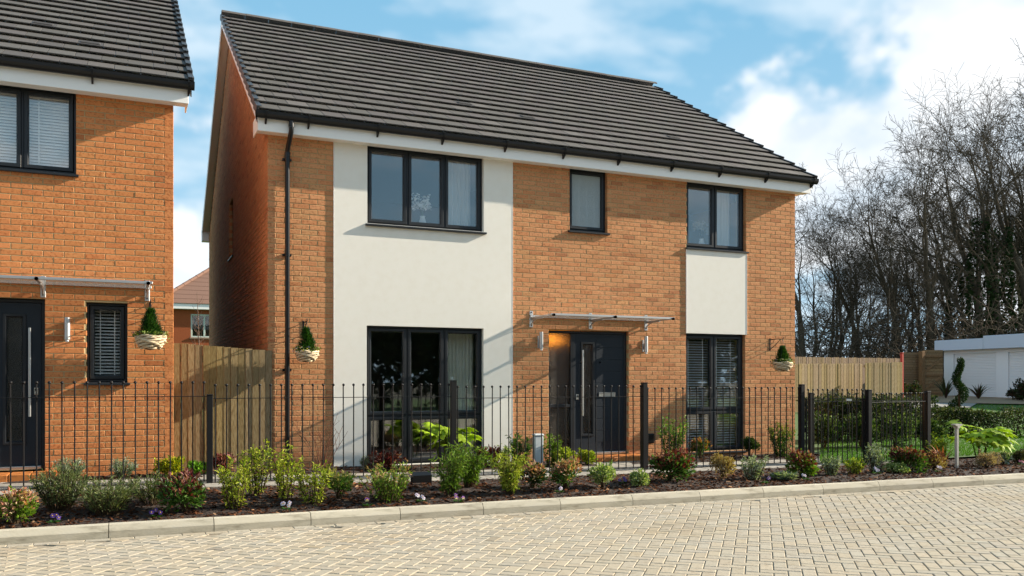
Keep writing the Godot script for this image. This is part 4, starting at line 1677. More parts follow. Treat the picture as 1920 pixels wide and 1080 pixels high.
# ---------------------------------------------------------------- things fixed to the walls
func canopy(label: String, xs: Array, z: float, y: float) -> void:
	# flat clear sheet on aluminium arms; y is the height of the front edge, xs the arms
	var t := thing("door_canopy", label, "canopy")
	var d := 0.80
	for x in xs:
		var br := MB.new()
		br.cbox(Vector3(x - 0.03, y - 0.155, z), Vector3(x + 0.03, y + 0.115, z + 0.012), 0.006)
		br.rod(Vector3(x, y + 0.09, z + 0.012), Vector3(x, y + 0.09, z + 0.02), 0.01, 8)
		br.rod(Vector3(x, y - 0.12, z + 0.012), Vector3(x, y - 0.12, z + 0.02), 0.01, 8)
		# curved strut
		var pts := PackedVector3Array()
		var rr := PackedFloat32Array()
		for k in 9:
			var a := k / 8.0
			pts.append(Vector3(x, y - 0.11 + 0.085 * sin(a * PI / 2) + 0.02 * a, z + 0.01 + 0.34 * a * a + 0.1 * a))
			rr.append(0.011)
		br.tube(pts, rr, 8)
		part(t, "bracket", br, M.alu)
		var arm := MB.new()
		arm.cbox(Vector3(x - 0.016, y - 0.016, z + 0.012), Vector3(x + 0.016, y + 0.006, z + d), 0.005)
		arm.cbox(Vector3(x - 0.016, y - 0.034, z + 0.012), Vector3(x + 0.016, y - 0.0165, z + 0.42), 0.005)
		part(t, "arm", arm, M.alu)
		var kn := MB.new()
		kn.rod(Vector3(x, y - 0.005, z + d - 0.002), Vector3(x, y - 0.005, z + d + 0.035), 0.021, 14)
		part(t, "end_cap", kn, M.black_plastic)
	var x0: float = xs[0] - 0.03
	var x1: float = xs[-1] + 0.05
	var fb := MB.new()
	fb.cbox(Vector3(x0, y - 0.012, z + d - 0.035), Vector3(x1, y + 0.022, z + d - 0.004), 0.004)
	part(t, "front_bar", fb, M.alu)
	var wb := MB.new()
	wb.cbox(Vector3(x0, y + 0.007, z + 0.001), Vector3(x1, y + 0.045, z + 0.04), 0.004)
	part(t, "wall_bar", wb, M.alu)
	for k in xs.size() - 1:
		var sh := MB.new()
		sh.box(Vector3(xs[k] + (-0.02 if k == 0 else 0.003), y + 0.010, z + 0.045), Vector3(xs[k + 1] + (0.03 if k == xs.size() - 2 else -0.003), y + 0.016, z + d - 0.04))
		part(t, "clear_sheet", sh, M.acrylic)


func wall_light(label: String, x: float, y0: float, y1: float, z: float) -> void:
	var t := thing("wall_light", label, "wall light", Vector3(x, y0, z))
	var h := y1 - y0
	var p := MB.new()
	p.cbox(Vector3(-0.03, 0.04, 0.0), Vector3(0.03, h - 0.06, 0.018), 0.004)
	p.cbox(Vector3(-0.018, 0.09, 0.018), Vector3(0.018, h - 0.12, 0.045), 0.004)
	part(t, "back_plate", p, M.alu)
	var b := MB.new()
	b.lathe(PackedVector2Array([Vector2(0.0005, 0.03), Vector2(0.030, 0.03), Vector2(0.033, 0.034), Vector2(0.033, h - 0.004), Vector2(0.030, h), Vector2(0.0005, h)]), 20, Transform3D(Basis(), Vector3(0, 0, 0.075)))
	part(t, "tube", b, M.alu)
	var s := MB.new()
	s.ball(Vector3(0, 0.018, 0.078), 0.021, 14)
	part(t, "sensor", s, M.white_plastic)


func basket(label: String, x: float, z: float, y: float, out: float, seed_: int, big: float, bloom: Color) -> void:
	# y: rim height of the basket; out: how far the basket hangs from the wall
	var t := thing("hanging_basket", label, "hanging basket", Vector3(x, y, z))
	rng.seed = seed_
	var br := MB.new()
	var hy := 0.40
	br.cbox(Vector3(-0.012, hy - 0.17, 0.0), Vector3(0.012, hy + 0.06, 0.008), 0.002)
	br.tube(PackedVector3Array([Vector3(0, hy + 0.03, 0.005), Vector3(0, hy + 0.035, out * 0.6), Vector3(0, hy + 0.03, out), Vector3(0, hy + 0.05, out + 0.03), Vector3(0, hy + 0.07, out + 0.015)]), PackedFloat32Array([0.007, 0.007, 0.007, 0.006, 0.005]), 8)
	br.tube(PackedVector3Array([Vector3(0, hy - 0.15, 0.005), Vector3(0, hy - 0.07, out * 0.45), Vector3(0, hy + 0.03, out * 0.85)]), PackedFloat32Array([0.006, 0.006, 0.006]), 8)
	br.tube(PackedVector3Array([Vector3(0, hy - 0.06, 0.005), Vector3(0, hy - 0.03, out * 0.25), Vector3(0, hy + 0.03, out * 0.35)]), PackedFloat32Array([0.004, 0.004, 0.004]), 6)
	part(t, "bracket", br, M.black_metal)
	var R := 0.165 * big
	var ch := MB.new()
	for k in 3:
		var a := TAU * k / 3.0 + 0.4
		ch.tube(PackedVector3Array([Vector3(0, hy + 0.025, out), Vector3(cos(a) * R, 0, out + sin(a) * R)]), PackedFloat32Array([0.0025, 0.0025]), 5)
	part(t, "chain", ch, M.black_metal)
	# woven bowl: bands of split wood
	for r in 7:
		var m := MB.new()
		var a0 := r / 7.0
		var yy := -0.155 * big * a0
		var rad := R * sqrt(maxf(0.04, 1.0 - pow(a0, 2.0) * 0.86))
		var n := 18
		var pts := PackedVector3Array()
		var rr := PackedFloat32Array()
		for k in n + 1:
			var a := TAU * k / n
			var wob := 0.011 * sin(a * 7.0 + r * PI) + 0.004 * sin(a * 17.0 + r)
			pts.append(Vector3(cos(a) * (rad + wob), yy + 0.009 * sin(a * 4.0 + r * 2.0), out + sin(a) * (rad + wob)))
			rr.append(0.0155 * big)
		var b := rng.randf_range(0.75, 1.2)
		m.col = Color(0.66 * b, 0.52 * b, 0.34 * b)
		m.tube(pts, rr, 6, false)
		part(t, "woven_band", m, M.wicker)
	var inn := MB.new()
	inn.col = Color(0.16, 0.10, 0.05)
	inn.lathe(PackedVector2Array([Vector2(0.001, -0.16 * big), Vector2(R * 0.5, -0.145 * big), Vector2(R * 0.85, -0.09 * big), Vector2(R * 0.97, 0.0), Vector2(0.001, 0.02)]), 16, Transform3D(Basis(), Vector3(0, 0, out)))
	part(t, "liner", inn, M.wicker)
	# small conifer
	var cf := MB.new()
	for k in 2400:
		var h := pow(rng.randf(), 1.2)
		var a0 := floorf(rng.randf() * 6.0)
		var rad := 0.135 * big * pow(1.0 - h, 0.85) * (0.8 + 0.3 * sin(h * 11.0 + a0 * 2.0)) + 0.012
		var a := rng.randf() * TAU
		var q := sqrt(rng.randf())
		var p := Vector3(cos(a) * rad * q + 0.008 * sin(h * 7.0 + seed_), 0.01 + h * (0.27 + 0.03 * (seed_ % 3)) * big, out + sin(a) * rad * q)
		var dr := (Vector3(cos(a) * 0.8, 0.8, sin(a) * 0.8) + rdir() * 0.55).normalized()
		var b := rng.randf_range(0.5, 1.3)
		cf.col = Color(0.035 * b, 0.095 * b, 0.02 * b)
		cf.leaf(p, dr, Vector3(cos(a), -0.4, sin(a)), rng.randf_range(0.025, 0.065), 0.011)
	part(t, "conifer", cf, M.leaf)
	var fl := MB.new()
	for k in 260:
		var a := rng.randf() * TAU
		var q := R * rng.randf_range(0.45, 1.22)
		var p := Vector3(cos(a) * q, rng.randf_range(0.0, 0.06) - (0.11 * pow(rng.randf(), 2.0) * (0.5 + 0.5 * sin(a * 2.0 + seed_)) if q > R else 0.0), out + sin(a) * q)
		var b := rng.randf_range(0.6, 1.2)
		var kind := rng.randf()
		fl.col = Color(0.16, 0.22, 0.05) * b if kind < 0.6 else bloom * b if kind < 0.80 else Color(0.65, 0.62, 0.5) * b if kind < 0.92 else Color(0.13, 0.08, 0.35) * b
		for j in 2:
			var d := Vector3(rng.randf_range(-1, 1), rng.randf_range(0.1, 1), rng.randf_range(-1, 1)).normalized()
			fl.leaf(p, d, Vector3(rng.randf_range(-1, 1), 1, rng.randf_range(-1, 1)).normalized(), rng.randf_range(0.018, 0.035), 0.018)
	part(t, "foliage", fl, M.leaf)


func build_wall_things() -> void:
	canopy("flat clear canopy on aluminium arms above the front door of the detached house", [4.155, 5.25, 6.345], 0.0, 2.462)
	canopy("flat clear canopy on aluminium arms above the door cut off at the left edge", [-3.97, -2.78, -1.59], 0.5, 2.63)
	wall_light("slim steel tube light on the brick between white bay and front door", 4.30, 1.93, 2.235, 0.0)
	wall_light("slim steel tube light on the brick to the right of the front door", 6.30, 1.90, 2.205, 0.0)
	wall_light("slim steel tube light between the black door and a small window", -2.51, 1.925, 2.235, 0.5)
	basket("hanging basket with a small conifer beside the black downpipe", 0.50, 0.0, 1.855, 0.28, 11, 0.95, Color(0.66, 0.55, 0.10))
	basket("hanging basket with a small conifer near the right end of the brick front", 9.05, 0.0, 1.77, 0.34, 12, 1.0, Color(0.45, 0.48, 0.22))
	basket("pale woven hanging basket on the corner of the house at the left edge", -1.555, 0.5, 2.005, 0.27, 13, 1.08, Color(0.36, 0.42, 0.16))
	rng.seed = 99
	var mp := thing("meter_post", "short pale grey utility post in front of the brick beside the front door", "post", Vector3(3.98, gy(3.98), 0.62))
	var m := MB.new()
	m.cbox(Vector3(-0.075, -0.1, -0.05), Vector3(0.075, 0.46, 0.05), 0.012)
	part(mp, "post", m, M.meter)
	var c := MB.new()
	c.cbox(Vector3(-0.085, 0.461, -0.06), Vector3(0.085, 0.50, 0.06), 0.016)
	part(mp, "cap", c, M.meter)
	var bx := thing("wall_box", "small black box low on the brick to the right of the front door", "box", Vector3(6.42, 0.36, 0.0))
	var b := MB.new()
	b.cbox(Vector3(-0.07, 0, 0.001), Vector3(0.07, 0.17, 0.05), 0.01)
	part(bx, "case", b, M.black_plastic)
	var l := MB.new()
	l.cbox(Vector3(-0.055, 0.02, 0.051), Vector3(0.055, 0.15, 0.06), 0.005)
	part(bx, "lid", l, M.black_plastic)
	var b2 := thing("wall_box", "small dark box low on the brick between the grey post and the front door", "box", Vector3(4.30, 0.42, 0.0))
	b = MB.new()
	b.cbox(Vector3(-0.06, 0, 0.001), Vector3(0.06, 0.14, 0.05), 0.01)
	part(b2, "case", b, M.black_plastic)
	l = MB.new()
	l.cbox(Vector3(-0.045, 0.02, 0.051), Vector3(0.045, 0.12, 0.058), 0.005)
	part(b2, "lid", l, M.black_plastic)
	# floodlight in the bed
	var fl := thing("floodlight", "small black ground floodlight in the mulch below the wide bay window", "floodlight", Vector3(1.50, bed_y(1.5, 2.45), 2.45))
	m = MB.new()
	m.prism(PackedVector2Array([Vector2(-0.05, 0.03), Vector2(0.05, 0.03), Vector2(0.07, 0.15), Vector2(0.01, 0.16), Vector2(-0.05, 0.12)]), -0.12, 0.12, Transform3D(Basis(Vector3(0, 0, -1), Vector3(0, 1, 0), Vector3(1, 0, 0)), Vector3.ZERO))
	part(fl, "housing", m, M.black_plastic)
	m = MB.new()
	m.cbox(Vector3(-0.135, -0.02, -0.012), Vector3(-0.123, 0.10, 0.012), 0.003)
	m.cbox(Vector3(0.123, -0.02, -0.012), Vector3(0.135, 0.10, 0.012), 0.003)
	m.cbox(Vector3(-0.135, -0.03, -0.012), Vector3(0.135, -0.018, 0.012), 0.003)
	part(fl, "yoke", m, M.black_metal)
	# post light at the right end of the bed
	var bo := thing("post_light", "tall pale post light standing in the bed beside the big-leaved plant", "post light", Vector3(9.60, bed_y(9.6, 3.5), 3.50))
	m = MB.new()
	m.cbox(Vector3(-0.022, -0.1, -0.022), Vector3(0.022, 0.60, 0.022), 0.004)
	part(bo, "post", m, M.pale_metal)
	m = MB.new()
	m.prism(PackedVector2Array([Vector2(-0.024, 0.60), Vector2(0.024, 0.60), Vector2(0.03, 0.63), Vector2(0.075, 0.645), Vector2(0.075, 0.662), Vector2(-0.075, 0.662), Vector2(-0.075, 0.645), Vector2(-0.03, 0.63)]), -0.04, 0.04)
	part(bo, "head", m, M.pale_metal)


# ---------------------------------------------------------------- things behind the glass
func blind(label: String, x0: float, x1: float, y0: float, y1: float, z: float, pitch: float, tilt: float) -> void:
	var t := thing("venetian_blind", label, "blind", Vector3((x0 + x1) / 2, y1, z))
	var w := x1 - x0
	var m := MB.new()
	m.cbox(Vector3(-w / 2, -0.03, -0.02), Vector3(w / 2, 0, 0.02), 0.003)
	part(t, "head_rail", m, M.blind)
	var s := MB.new()
	var bs := Basis(Vector3(1, 0, 0), tilt)
	s.cbox(Vector3(-w / 2, -0.0012, -0.022), Vector3(w / 2, 0.0012, 0.022), 0.0005, Transform3D(bs, Vector3.ZERO))
	var sm := s.done()
	var n := int((y1 - y0 - 0.05) / pitch)
	for k in n:
		var o := part(t, "slat", sm, M.blind)
		o.position.y = -0.05 - k * pitch
		o.rotation.z = rng.randf_range(-0.002, 0.002)
	for xx in [-w * 0.28, w * 0.28]:
		var c := MB.new()
		c.cbox(Vector3(xx - 0.006, -(y1 - y0), 0.0235), Vector3(xx + 0.006, -0.03, 0.0245), 0.0003)
		part(t, "ladder_tape", c, M.blind)


func curtain(label: String, x0: float, x1: float, y0: float, y1: float, z: float, m: Material, folds: int) -> void:
	var mb := MB.new()
	var n := folds * 8
	var pp := []
	for k in n + 1:
		var a := float(k) / n
		pp.append(Vector3(lerpf(x0, x1, a), 0, z + 0.03 * sin(a * folds * TAU) + 0.01 * sin(a * 17.0)))
	for k in n:
		for j in 6:
			var ya := lerpf(y0, y1, j / 6.0)
			var yb := lerpf(y0, y1, (j + 1) / 6.0)
			var g0 := 1.0 - 0.04 * sin(j * 1.3)
			var g1 := 1.0 - 0.04 * sin((j + 1) * 1.3)
			var a: Vector3 = pp[k]
			var b: Vector3 = pp[k + 1]
			mb.quad(Vector3(a.x, ya, z + (a.z - z) * g0), Vector3(b.x, ya, z + (b.z - z) * g0), Vector3(b.x, yb, z + (b.z - z) * g1), Vector3(a.x, yb, z + (a.z - z) * g1))
	var c := thing("curtain", label, "curtain")
	part(c, "cloth", mb, m)
	var r := MB.new()
	r.rod(Vector3(x0 - 0.04, y1 + 0.02, z), Vector3(x1 + 0.04, y1 + 0.02, z), 0.012, 8)
	part(c, "curtain_pole", r, M.alu)


func vase(label: String, at: Vector3, h: float, flowers: bool) -> void:
	var t := thing("flower_vase", label, "vase", at)
	var m := MB.new()
	m.lathe(PackedVector2Array([Vector2(0.001, 0), Vector2(0.05, 0), Vector2(0.06, h * 0.15), Vector2(0.065, h * 0.45), Vector2(0.045, h * 0.8), Vector2(0.035, h * 0.92), Vector2(0.045, h), Vector2(0.03, h)]), 16)
	part(t, "vase", m, M.net)
	var s := MB.new()
	var f := MB.new()
	s.col = Color(0.06, 0.09, 0.03)
	for k in 9:
		var a := rng.randf() * TAU
		var e := Vector3(cos(a) * rng.randf_range(0.08, 0.2), h + rng.randf_range(0.12, 0.32), sin(a) * 0.08)
		s.tube(PackedVector3Array([Vector3(0, h * 0.9, 0), Vector3(e.x * 0.4, h + (e.y - h) * 0.7, e.z * 0.4), e]), PackedFloat32Array([0.004, 0.003, 0.002]), 5)
		for j in 22:
			var p := e + Vector3(rng.randf_range(-0.06, 0.06), rng.randf_range(-0.06, 0.05), rng.randf_range(-0.05, 0.05))
			f.col = Color(0.85, 0.83, 0.8) if flowers else Color(0.5, 0.42, 0.3)
			f.leaf(p, Vector3(rng.randf_range(-1, 1), rng.randf_range(-1, 1), rng.randf_range(-1, 1)).normalized(), Vector3(rng.randf_range(-1, 1), 1, 1).normalized(), 0.045, 0.04)
	part(t, "stems", s, M.leaf)
	part(t, "blossoms", f, M.petal)


func build_window_things() -> void:
	rng.seed = 314
	blind("white slatted blind behind the wide upper window at the left edge", -4.05, -2.50, 4.12, 5.06, 0.30, 0.038, 0.95)
	blind("white slatted blind behind the small window by the hanging basket", -2.21, -1.91, 1.50, 2.39, 0.30, 0.042, 0.5)
	blind("white slatted blind in the left half of the tall window under the narrow white panel", 7.24, 7.80, 0.25, 2.24, -0.22, 0.046, 0.32)
	blind("white slatted blind in the right half of the tall window under the narrow white panel", 7.86, 8.42, 0.25, 2.24, -0.22, 0.046, 0.32)
	curtain("pale gathered curtain at the right of the wide ground floor window", 2.80, 3.28, 0.22, 2.40, -0.335, M.cloth, 8)
	curtain("pale curtain at the left end of the wide ground floor window", 1.38, 1.56, 0.22, 2.40, -0.335, M.cloth, 3)
	curtain("white net curtain at the right of the wide upper window", 2.78, 3.26, 3.72, 5.0, -0.42, M.net, 7)
	curtain("white curtain at the right of the upper window above the narrow white panel", 8.12, 8.46, 3.72, 5.0, -0.42, M.net, 5)
	vase("white vase of pale blossom behind the wide upper window", Vector3(2.42, 3.80, -0.34), 0.24, true)
	vase("white vase with dry sprigs behind the upper window above the narrow white panel", Vector3(7.76, 3.80, -0.34), 0.24, false)
	# inner window boards that carry the vases
	for q in [[1.44, 3.32, "pale inner window board behind the wide upper window"], [7.2, 8.5, "pale inner window board above the narrow white panel"]]:
		var m := MB.new()
		m.cbox(Vector3(q[0], 3.775, -0.48), Vector3(q[1], 3.798, -0.29), 0.006)
		var o := part(self, numbered("window_board"), m, M.blind)
		tag(o, q[2], "window board")
	# hall lamp seen as a glow through the sidelight
	var l := thing("hall_lamp", "warm lit hall lamp glowing through the glass beside the front door", "lamp", Vector3(4.72, 2.14, -0.55))
	var b := MB.new()
	b.lathe(PackedVector2Array([Vector2(0.001, -0.10), Vector2(0.12, -0.09), Vector2(0.19, -0.04), Vector2(0.20, 0.02), Vector2(0.12, 0.07), Vector2(0.001, 0.08)]), 18)
	part(l, "lamp_shade", b, M.lamp_glow)
	var c := MB.new()
	c.rod(Vector3(0, 0.08, 0), Vector3(0, 0.33, 0), 0.008, 6)
	part(l, "cord", c, M.black_plastic)
	var om := OmniLight3D.new()
	om.name = "hall_bulb"
	om.light_color = Color(1.0, 0.62, 0.22)
	om.light_energy = 0.12
	om.omni_range = 12.0
	om.light_size = 0.1
	om.omni_attenuation = 2.0
	om.shadow_enabled = true
	l.add_child(om)


# ---------------------------------------------------------------- plants
func rdir() -> Vector3:
	while true:
		var p := Vector3(rng.randf_range(-1, 1), rng.randf_range(-1, 1), rng.randf_range(-1, 1))
		var l := p.length()
		if l > 0.05 and l < 1.0:
			return p / l
	return Vector3.UP


func pick(cols: Array) -> Color:
	var c: Color = cols[rng.randi() % cols.size()]
	var b := rng.randf_range(0.65, 1.3)
	return Color(c.r * b, c.g * b, c.b * b * rng.randf_range(0.8, 1.2))


# called, label: as in the scene; w, h: width and height; kind: habit; cols: leaf colours; tips: colours of the newest growth
func plant(called: String, label: String, x: float, z: float, w: float, h: float, kind: String, cols: Array, ll: float, lw: float, count: int, tips := [], y := -1.0) -> Node3D:
	rng.seed = int(x * 977.0 + z * 131.0) + count
	count = int(count * 1.7)
	ll *= 1.2
	lw *= 1.25
	var t := thing(called, label, "plant", Vector3(x, bed_y(x, z) if y < 0 else y, z))
	var st := MB.new()
	var lf := MB.new()
	var r := w / 2
	st.col = Color(0.07, 0.05, 0.03)
	match kind:
		"mound":
			# uneven dome built from lobes
			var lobes := []
			for k in 9:
				var a := rng.randf() * TAU
				var q := sqrt(rng.randf()) * 0.62
				lobes.append([Vector3(cos(a) * q * r, h * rng.randf_range(0.3, 0.68), sin(a) * q * r), r * rng.randf_range(0.32, 0.55)])
			for k in count:
				var lb: Array = lobes[rng.randi() % lobes.size()]
				var d := rdir()
				var rad: float = lb[1] * pow(rng.randf(), 0.4)
				var p: Vector3 = lb[0] + d * Vector3(rad, rad * 0.85 * minf(1.2, h / w + 0.35), rad)
				if p.y < 0.015:
					p.y = 0.015 + rng.randf() * 0.05
				var out := (Vector3(p.x, (p.y - h * 0.25), p.z).normalized() + rdir() * 0.75 + Vector3(0, 0.25, 0)).normalized()
				var hi := p.y / h
				lf.col = pick(tips) if tips.size() and hi + rng.randf_range(-0.3, 0.3) > 0.58 else pick(cols)
				lf.leaf(p, out, (d + Vector3.UP * 0.6 + rdir() * 0.5).normalized(), ll * rng.randf_range(0.7, 1.25), lw * rng.randf_range(0.7, 1.2))
			# shoots that stand out of the dome
			for k in 11:
				var lb: Array = lobes[k % lobes.size()]
				var sd: Vector3 = (rdir() + Vector3(0, 0.7, 0)).normalized()
				var c0: Vector3 = lb[0]
				var e1: Vector3 = c0 + sd * lb[1] * rng.randf_range(1.25, 1.7)
				if e1.y > h * 1.12 or e1.y < 0.03:
					continue
				st.tube(PackedVector3Array([c0, e1]), PackedFloat32Array([0.004, 0.002]), 4, false)
				for j in 12:
					lf.col = pick(tips) if tips.size() and rng.randf() < 0.7 else pick(cols)
					lf.leaf(c0.lerp(e1, rng.randf_range(0.5, 1.0)), (sd + rdir() * 0.9).normalized(), rdir(), ll * rng.randf_range(0.6, 1.1), lw * 0.9)
			for k in 14:
				var lb: Array = lobes[k % lobes.size()]
				var e: Vector3 = lb[0] + rdir() * lb[1] * 0.6
				st.tube(PackedVector3Array([Vector3(rng.randf_range(-0.02, 0.02), -0.02, rng.randf_range(-0.02, 0.02)), e * Vector3(0.4, 0.55, 0.4), e]), PackedFloat32Array([0.007, 0.005, 0.002]), 5, false)
		"spiky":
			var stems := maxi(18, int(count / 22.0))
			for k in stems:
				var a := rng.randf() * TAU
				var q := sqrt(rng.randf()) * r
				var foot := Vector3(cos(a) * q * 0.35, -0.01, sin(a) * q * 0.35)
				var top := Vector3(cos(a) * q, h * rng.randf_range(0.6, 1.05) * (1.0 - 0.25 * q / r), sin(a) * q)
				var mid := foot.lerp(top, 0.5) + Vector3(0, 0.02, 0)
				st.tube(PackedVector3Array([foot, mid, top]), PackedFloat32Array([0.004, 0.003, 0.0015]), 4, false)
				for j in 22:
					var s := lerpf(0.15, 1.0, rng.randf())
					var p := foot.lerp(mid, s * 2.0) if s < 0.5 else mid.lerp(top, s * 2.0 - 1.0)
					lf.col = pick(tips) if tips.size() and s > 0.85 else pick(cols)
					var d := ((top - mid).normalized() * 0.9 + rdir() * 0.8).normalized()
					lf.leaf(p, d, rdir(), ll * rng.randf_range(0.7, 1.2), lw)
		"upright":
			var stems := maxi(7, int(count / 34.0))
			for k in stems:
				var a := rng.randf() * TAU
				var q := sqrt(rng.randf()) * r
				var foot := Vector3(cos(a) * q * 0.4, -0.01, sin(a) * q * 0.4)
				var top := Vector3(cos(a) * q * 1.05, h * rng.randf_range(0.55, 1.03), sin(a) * q * 1.05)
				var mid := foot.lerp(top, 0.5) + Vector3(rng.randf_range(-0.03, 0.03), 0.03, rng.randf_range(-0.03, 0.03))
				st.tube(PackedVector3Array([foot, mid, top]), PackedFloat32Array([0.006, 0.0045, 0.002]), 5, false)
				for j in 34:
					var s := pow(rng.randf(), 0.75)
					var p := foot.lerp(mid, s * 2.0) if s < 0.5 else mid.lerp(top, s * 2.0 - 1.0)
					p += rdir() * 0.018
					lf.col = pick(tips) if tips.size() and s > 0.75 else pick(cols)
					var d := (rdir() * 1.0 + Vector3(cos(a) * 0.3, 0.55, sin(a) * 0.3)).normalized()
					lf.leaf(p, d, (rdir() * 0.7 + Vector3.UP).normalized(), ll * rng.randf_range(0.65, 1.2), lw * rng.randf_range(0.75, 1.15))
		"feather":
			var stems := maxi(12, int(count / 30.0))
			for k in stems:
				var a := rng.randf() * TAU
				var q := sqrt(rng.randf()) * r
				var foot := Vector3(cos(a) * q * 0.3, -0.01, sin(a) * q * 0.3)
				var hh := h * rng.randf_range(0.55, 1.0)
				var m1 := Vector3(cos(a) * q * 0.6, hh * 0.75, sin(a) * q * 0.6)
				var m2 := Vector3(cos(a) * q * 1.1, hh, sin(a) * q * 1.1)
				var m3 := m2 + Vector3(cos(a) * 0.06, -0.05, sin(a) * 0.06)
				st.tube(PackedVector3Array([foot, m1, m2, m3]), PackedFloat32Array([0.004, 0.003, 0.002, 0.001]), 4, false)
				for j in 30:
					var s := rng.randf()
					var p := foot.lerp(m1, (s + 0.3) / 0.9) if s < 0.6 else m1.lerp(m2, (s - 0.6) / 0.25) if s < 0.85 else m2.lerp(m3, (s - 0.85) / 0.15)
					p += rdir() * 0.02
					lf.col = pick(cols)
					lf.leaf(p, (Vector3(cos(a) * 0.4, rng.randf_range(-0.9, 0.5), sin(a) * 0.4) + rdir() * 0.7).normalized(), rdir(), ll * rng.randf_range(0.7, 1.3), lw)
		"rosette":
			for k in count:
				var a := rng.randf() * TAU
				var q := sqrt(rng.randf()) * r * 0.7
				var c := Vector3(cos(a) * q, 0.01 + h * 0.35 * rng.randf() * (1 - q / r * 0.5), sin(a) * q)
				var b := rng.randf() * TAU
				lf.col = pick(cols)
				lf.leaf(c, Vector3(cos(b), rng.randf_range(0.25, 1.3), sin(b)).normalized(), Vector3.UP, ll * rng.randf_range(0.7, 1.2), lw)
		"twigs":
			st.col = Color(0.16, 0.075, 0.05)
			for k in count:
				var a := rng.randf() * TAU
				var e := Vector3(cos(a) * r * rng.randf_range(0.3, 1.0), h * rng.randf_range(0.45, 1.0), sin(a) * 0.3 * rng.randf())
				var m := e * Vector3(0.45, 0.55, 0.45) + rdir() * 0.05
				st.tube(PackedVector3Array([Vector3(rng.randf_range(-0.03, 0.03), -0.02, 0), m, e]), PackedFloat32Array([0.006, 0.004, 0.002]), 5, false)
				for j in 3:
					var p := m.lerp(e, rng.randf_range(0.0, 0.7))
					var q := p + Vector3(rng.randf_range(-0.12, 0.12), rng.randf_range(0.06, 0.2), rng.randf_range(-0.06, 0.06))
					st.tube(PackedVector3Array([p, p.lerp(q, 0.5) + rdir() * 0.012, q]), PackedFloat32Array([0.003, 0.0022, 0.0012]), 4, false)
					lf.col = pick(cols)
					lf.leaf(q, rdir(), Vector3.UP, ll, lw)
	if st.v.size():
		part(t, "stems", st, M.bark)
	part(t, "foliage", lf, M.leaf if kind != "twigs" else M.dry_leaf)
	return t


func hand_leaf(m: MB, size: float, fingers: int) -> void:
	# one palmate leaf lying in the xz plane, stalk at the origin, fingers towards +z
	var pts := []
	for k in fingers:
		var a := lerpf(-1.9, 1.9, k / float(fingers - 1))
		var l := size * (1.0 - 0.28 * absf(a) / 1.9)
		pts.append([a, l])
	for k in fingers:
		var a: float = pts[k][0]
		var l: float = pts[k][1]
		var d := Vector3(sin(a), 0, cos(a))
		var s := Vector3(cos(a), 0, -sin(a))
		var w := size * 0.15
		var c := Vector3.ZERO
		var b1 := d * l * 0.42 + s * w * 0.85 + Vector3(0, 0.02 * size, 0)
		var b2 := d * l * 0.42 - s * w * 0.85 + Vector3(0, 0.02 * size, 0)
		var m1 := d * l * 0.68 + s * w + Vector3(0, -0.03 * size, 0)
		var m2 := d * l * 0.68 - s * w + Vector3(0, -0.03 * size, 0)
		var mid := d * l * 0.62 + Vector3(0, 0.035 * size, 0)
		var tip := d * l + Vector3(0, -0.13 * size, 0)
		for q in [[c, b1, mid], [c, mid, b2], [b1, m1, mid], [mid, m2, b2], [m1, tip, mid], [mid, tip, m2]]:
			m.tri(q[0], q[1], q[2])


func fatsia(label: String, at: Vector3, w: float, h: float, n: int, sd: int) -> void:
	rng.seed = sd
	var t := thing("broad_leaf_plant", label, "plant", at)
	var st := MB.new()
	st.col = Color(0.10, 0.13, 0.03)
	var meshes := []
	for k in 4:
		var m := MB.new()
		var b := [1.0, 0.75, 1.25, 0.55][k] as float
		m.col = Color(0.25 * b, 0.36 * b, 0.025 * b)
		hand_leaf(m, 1.0, 8)
		meshes.append(m.done())
	var stems := PackedVector3Array()
	for k in 5:
		var a := TAU * k / 5.0 + rng.randf() * 0.7
		var e := Vector3(cos(a) * w * 0.15, h * rng.randf_range(0.6, 0.86), sin(a) * w * 0.15)
		st.tube(PackedVector3Array([Vector3(cos(a) * 0.02, -0.03, sin(a) * 0.02), e * Vector3(0.6, 0.5, 0.6), e]), PackedFloat32Array([0.014, 0.011, 0.008]), 6, false)
		stems.append(e)
	for k in n:
		var s := stems[k % 5] * Vector3(1, rng.randf_range(0.55, 1.0), 1)
		var a := rng.randf() * TAU
		var reach := w * rng.randf_range(0.14, 0.36)
		var e := s + Vector3(cos(a) * reach, rng.randf_range(0.0, 0.3) * h, sin(a) * reach)
		e.y = clampf(e.y, 0.15, h)
		st.tube(PackedVector3Array([s, s.lerp(e, 0.5) + Vector3(0, 0.05, 0), e]), PackedFloat32Array([0.005, 0.004, 0.003]), 5, false)
		var o := part(t, "leaf", meshes[rng.randi() % 4], M.leaf)
		var sc := rng.randf_range(0.20, 0.29)
		o.transform = Transform3D(Basis.from_euler(Vector3(rng.randf_range(-0.25, 0.6), -a + PI / 2 + rng.randf_range(-0.4, 0.4), rng.randf_range(-0.35, 0.35))).scaled_local(Vector3(sc, sc, sc)), e)
	part(t, "stems", st, M.leaf)


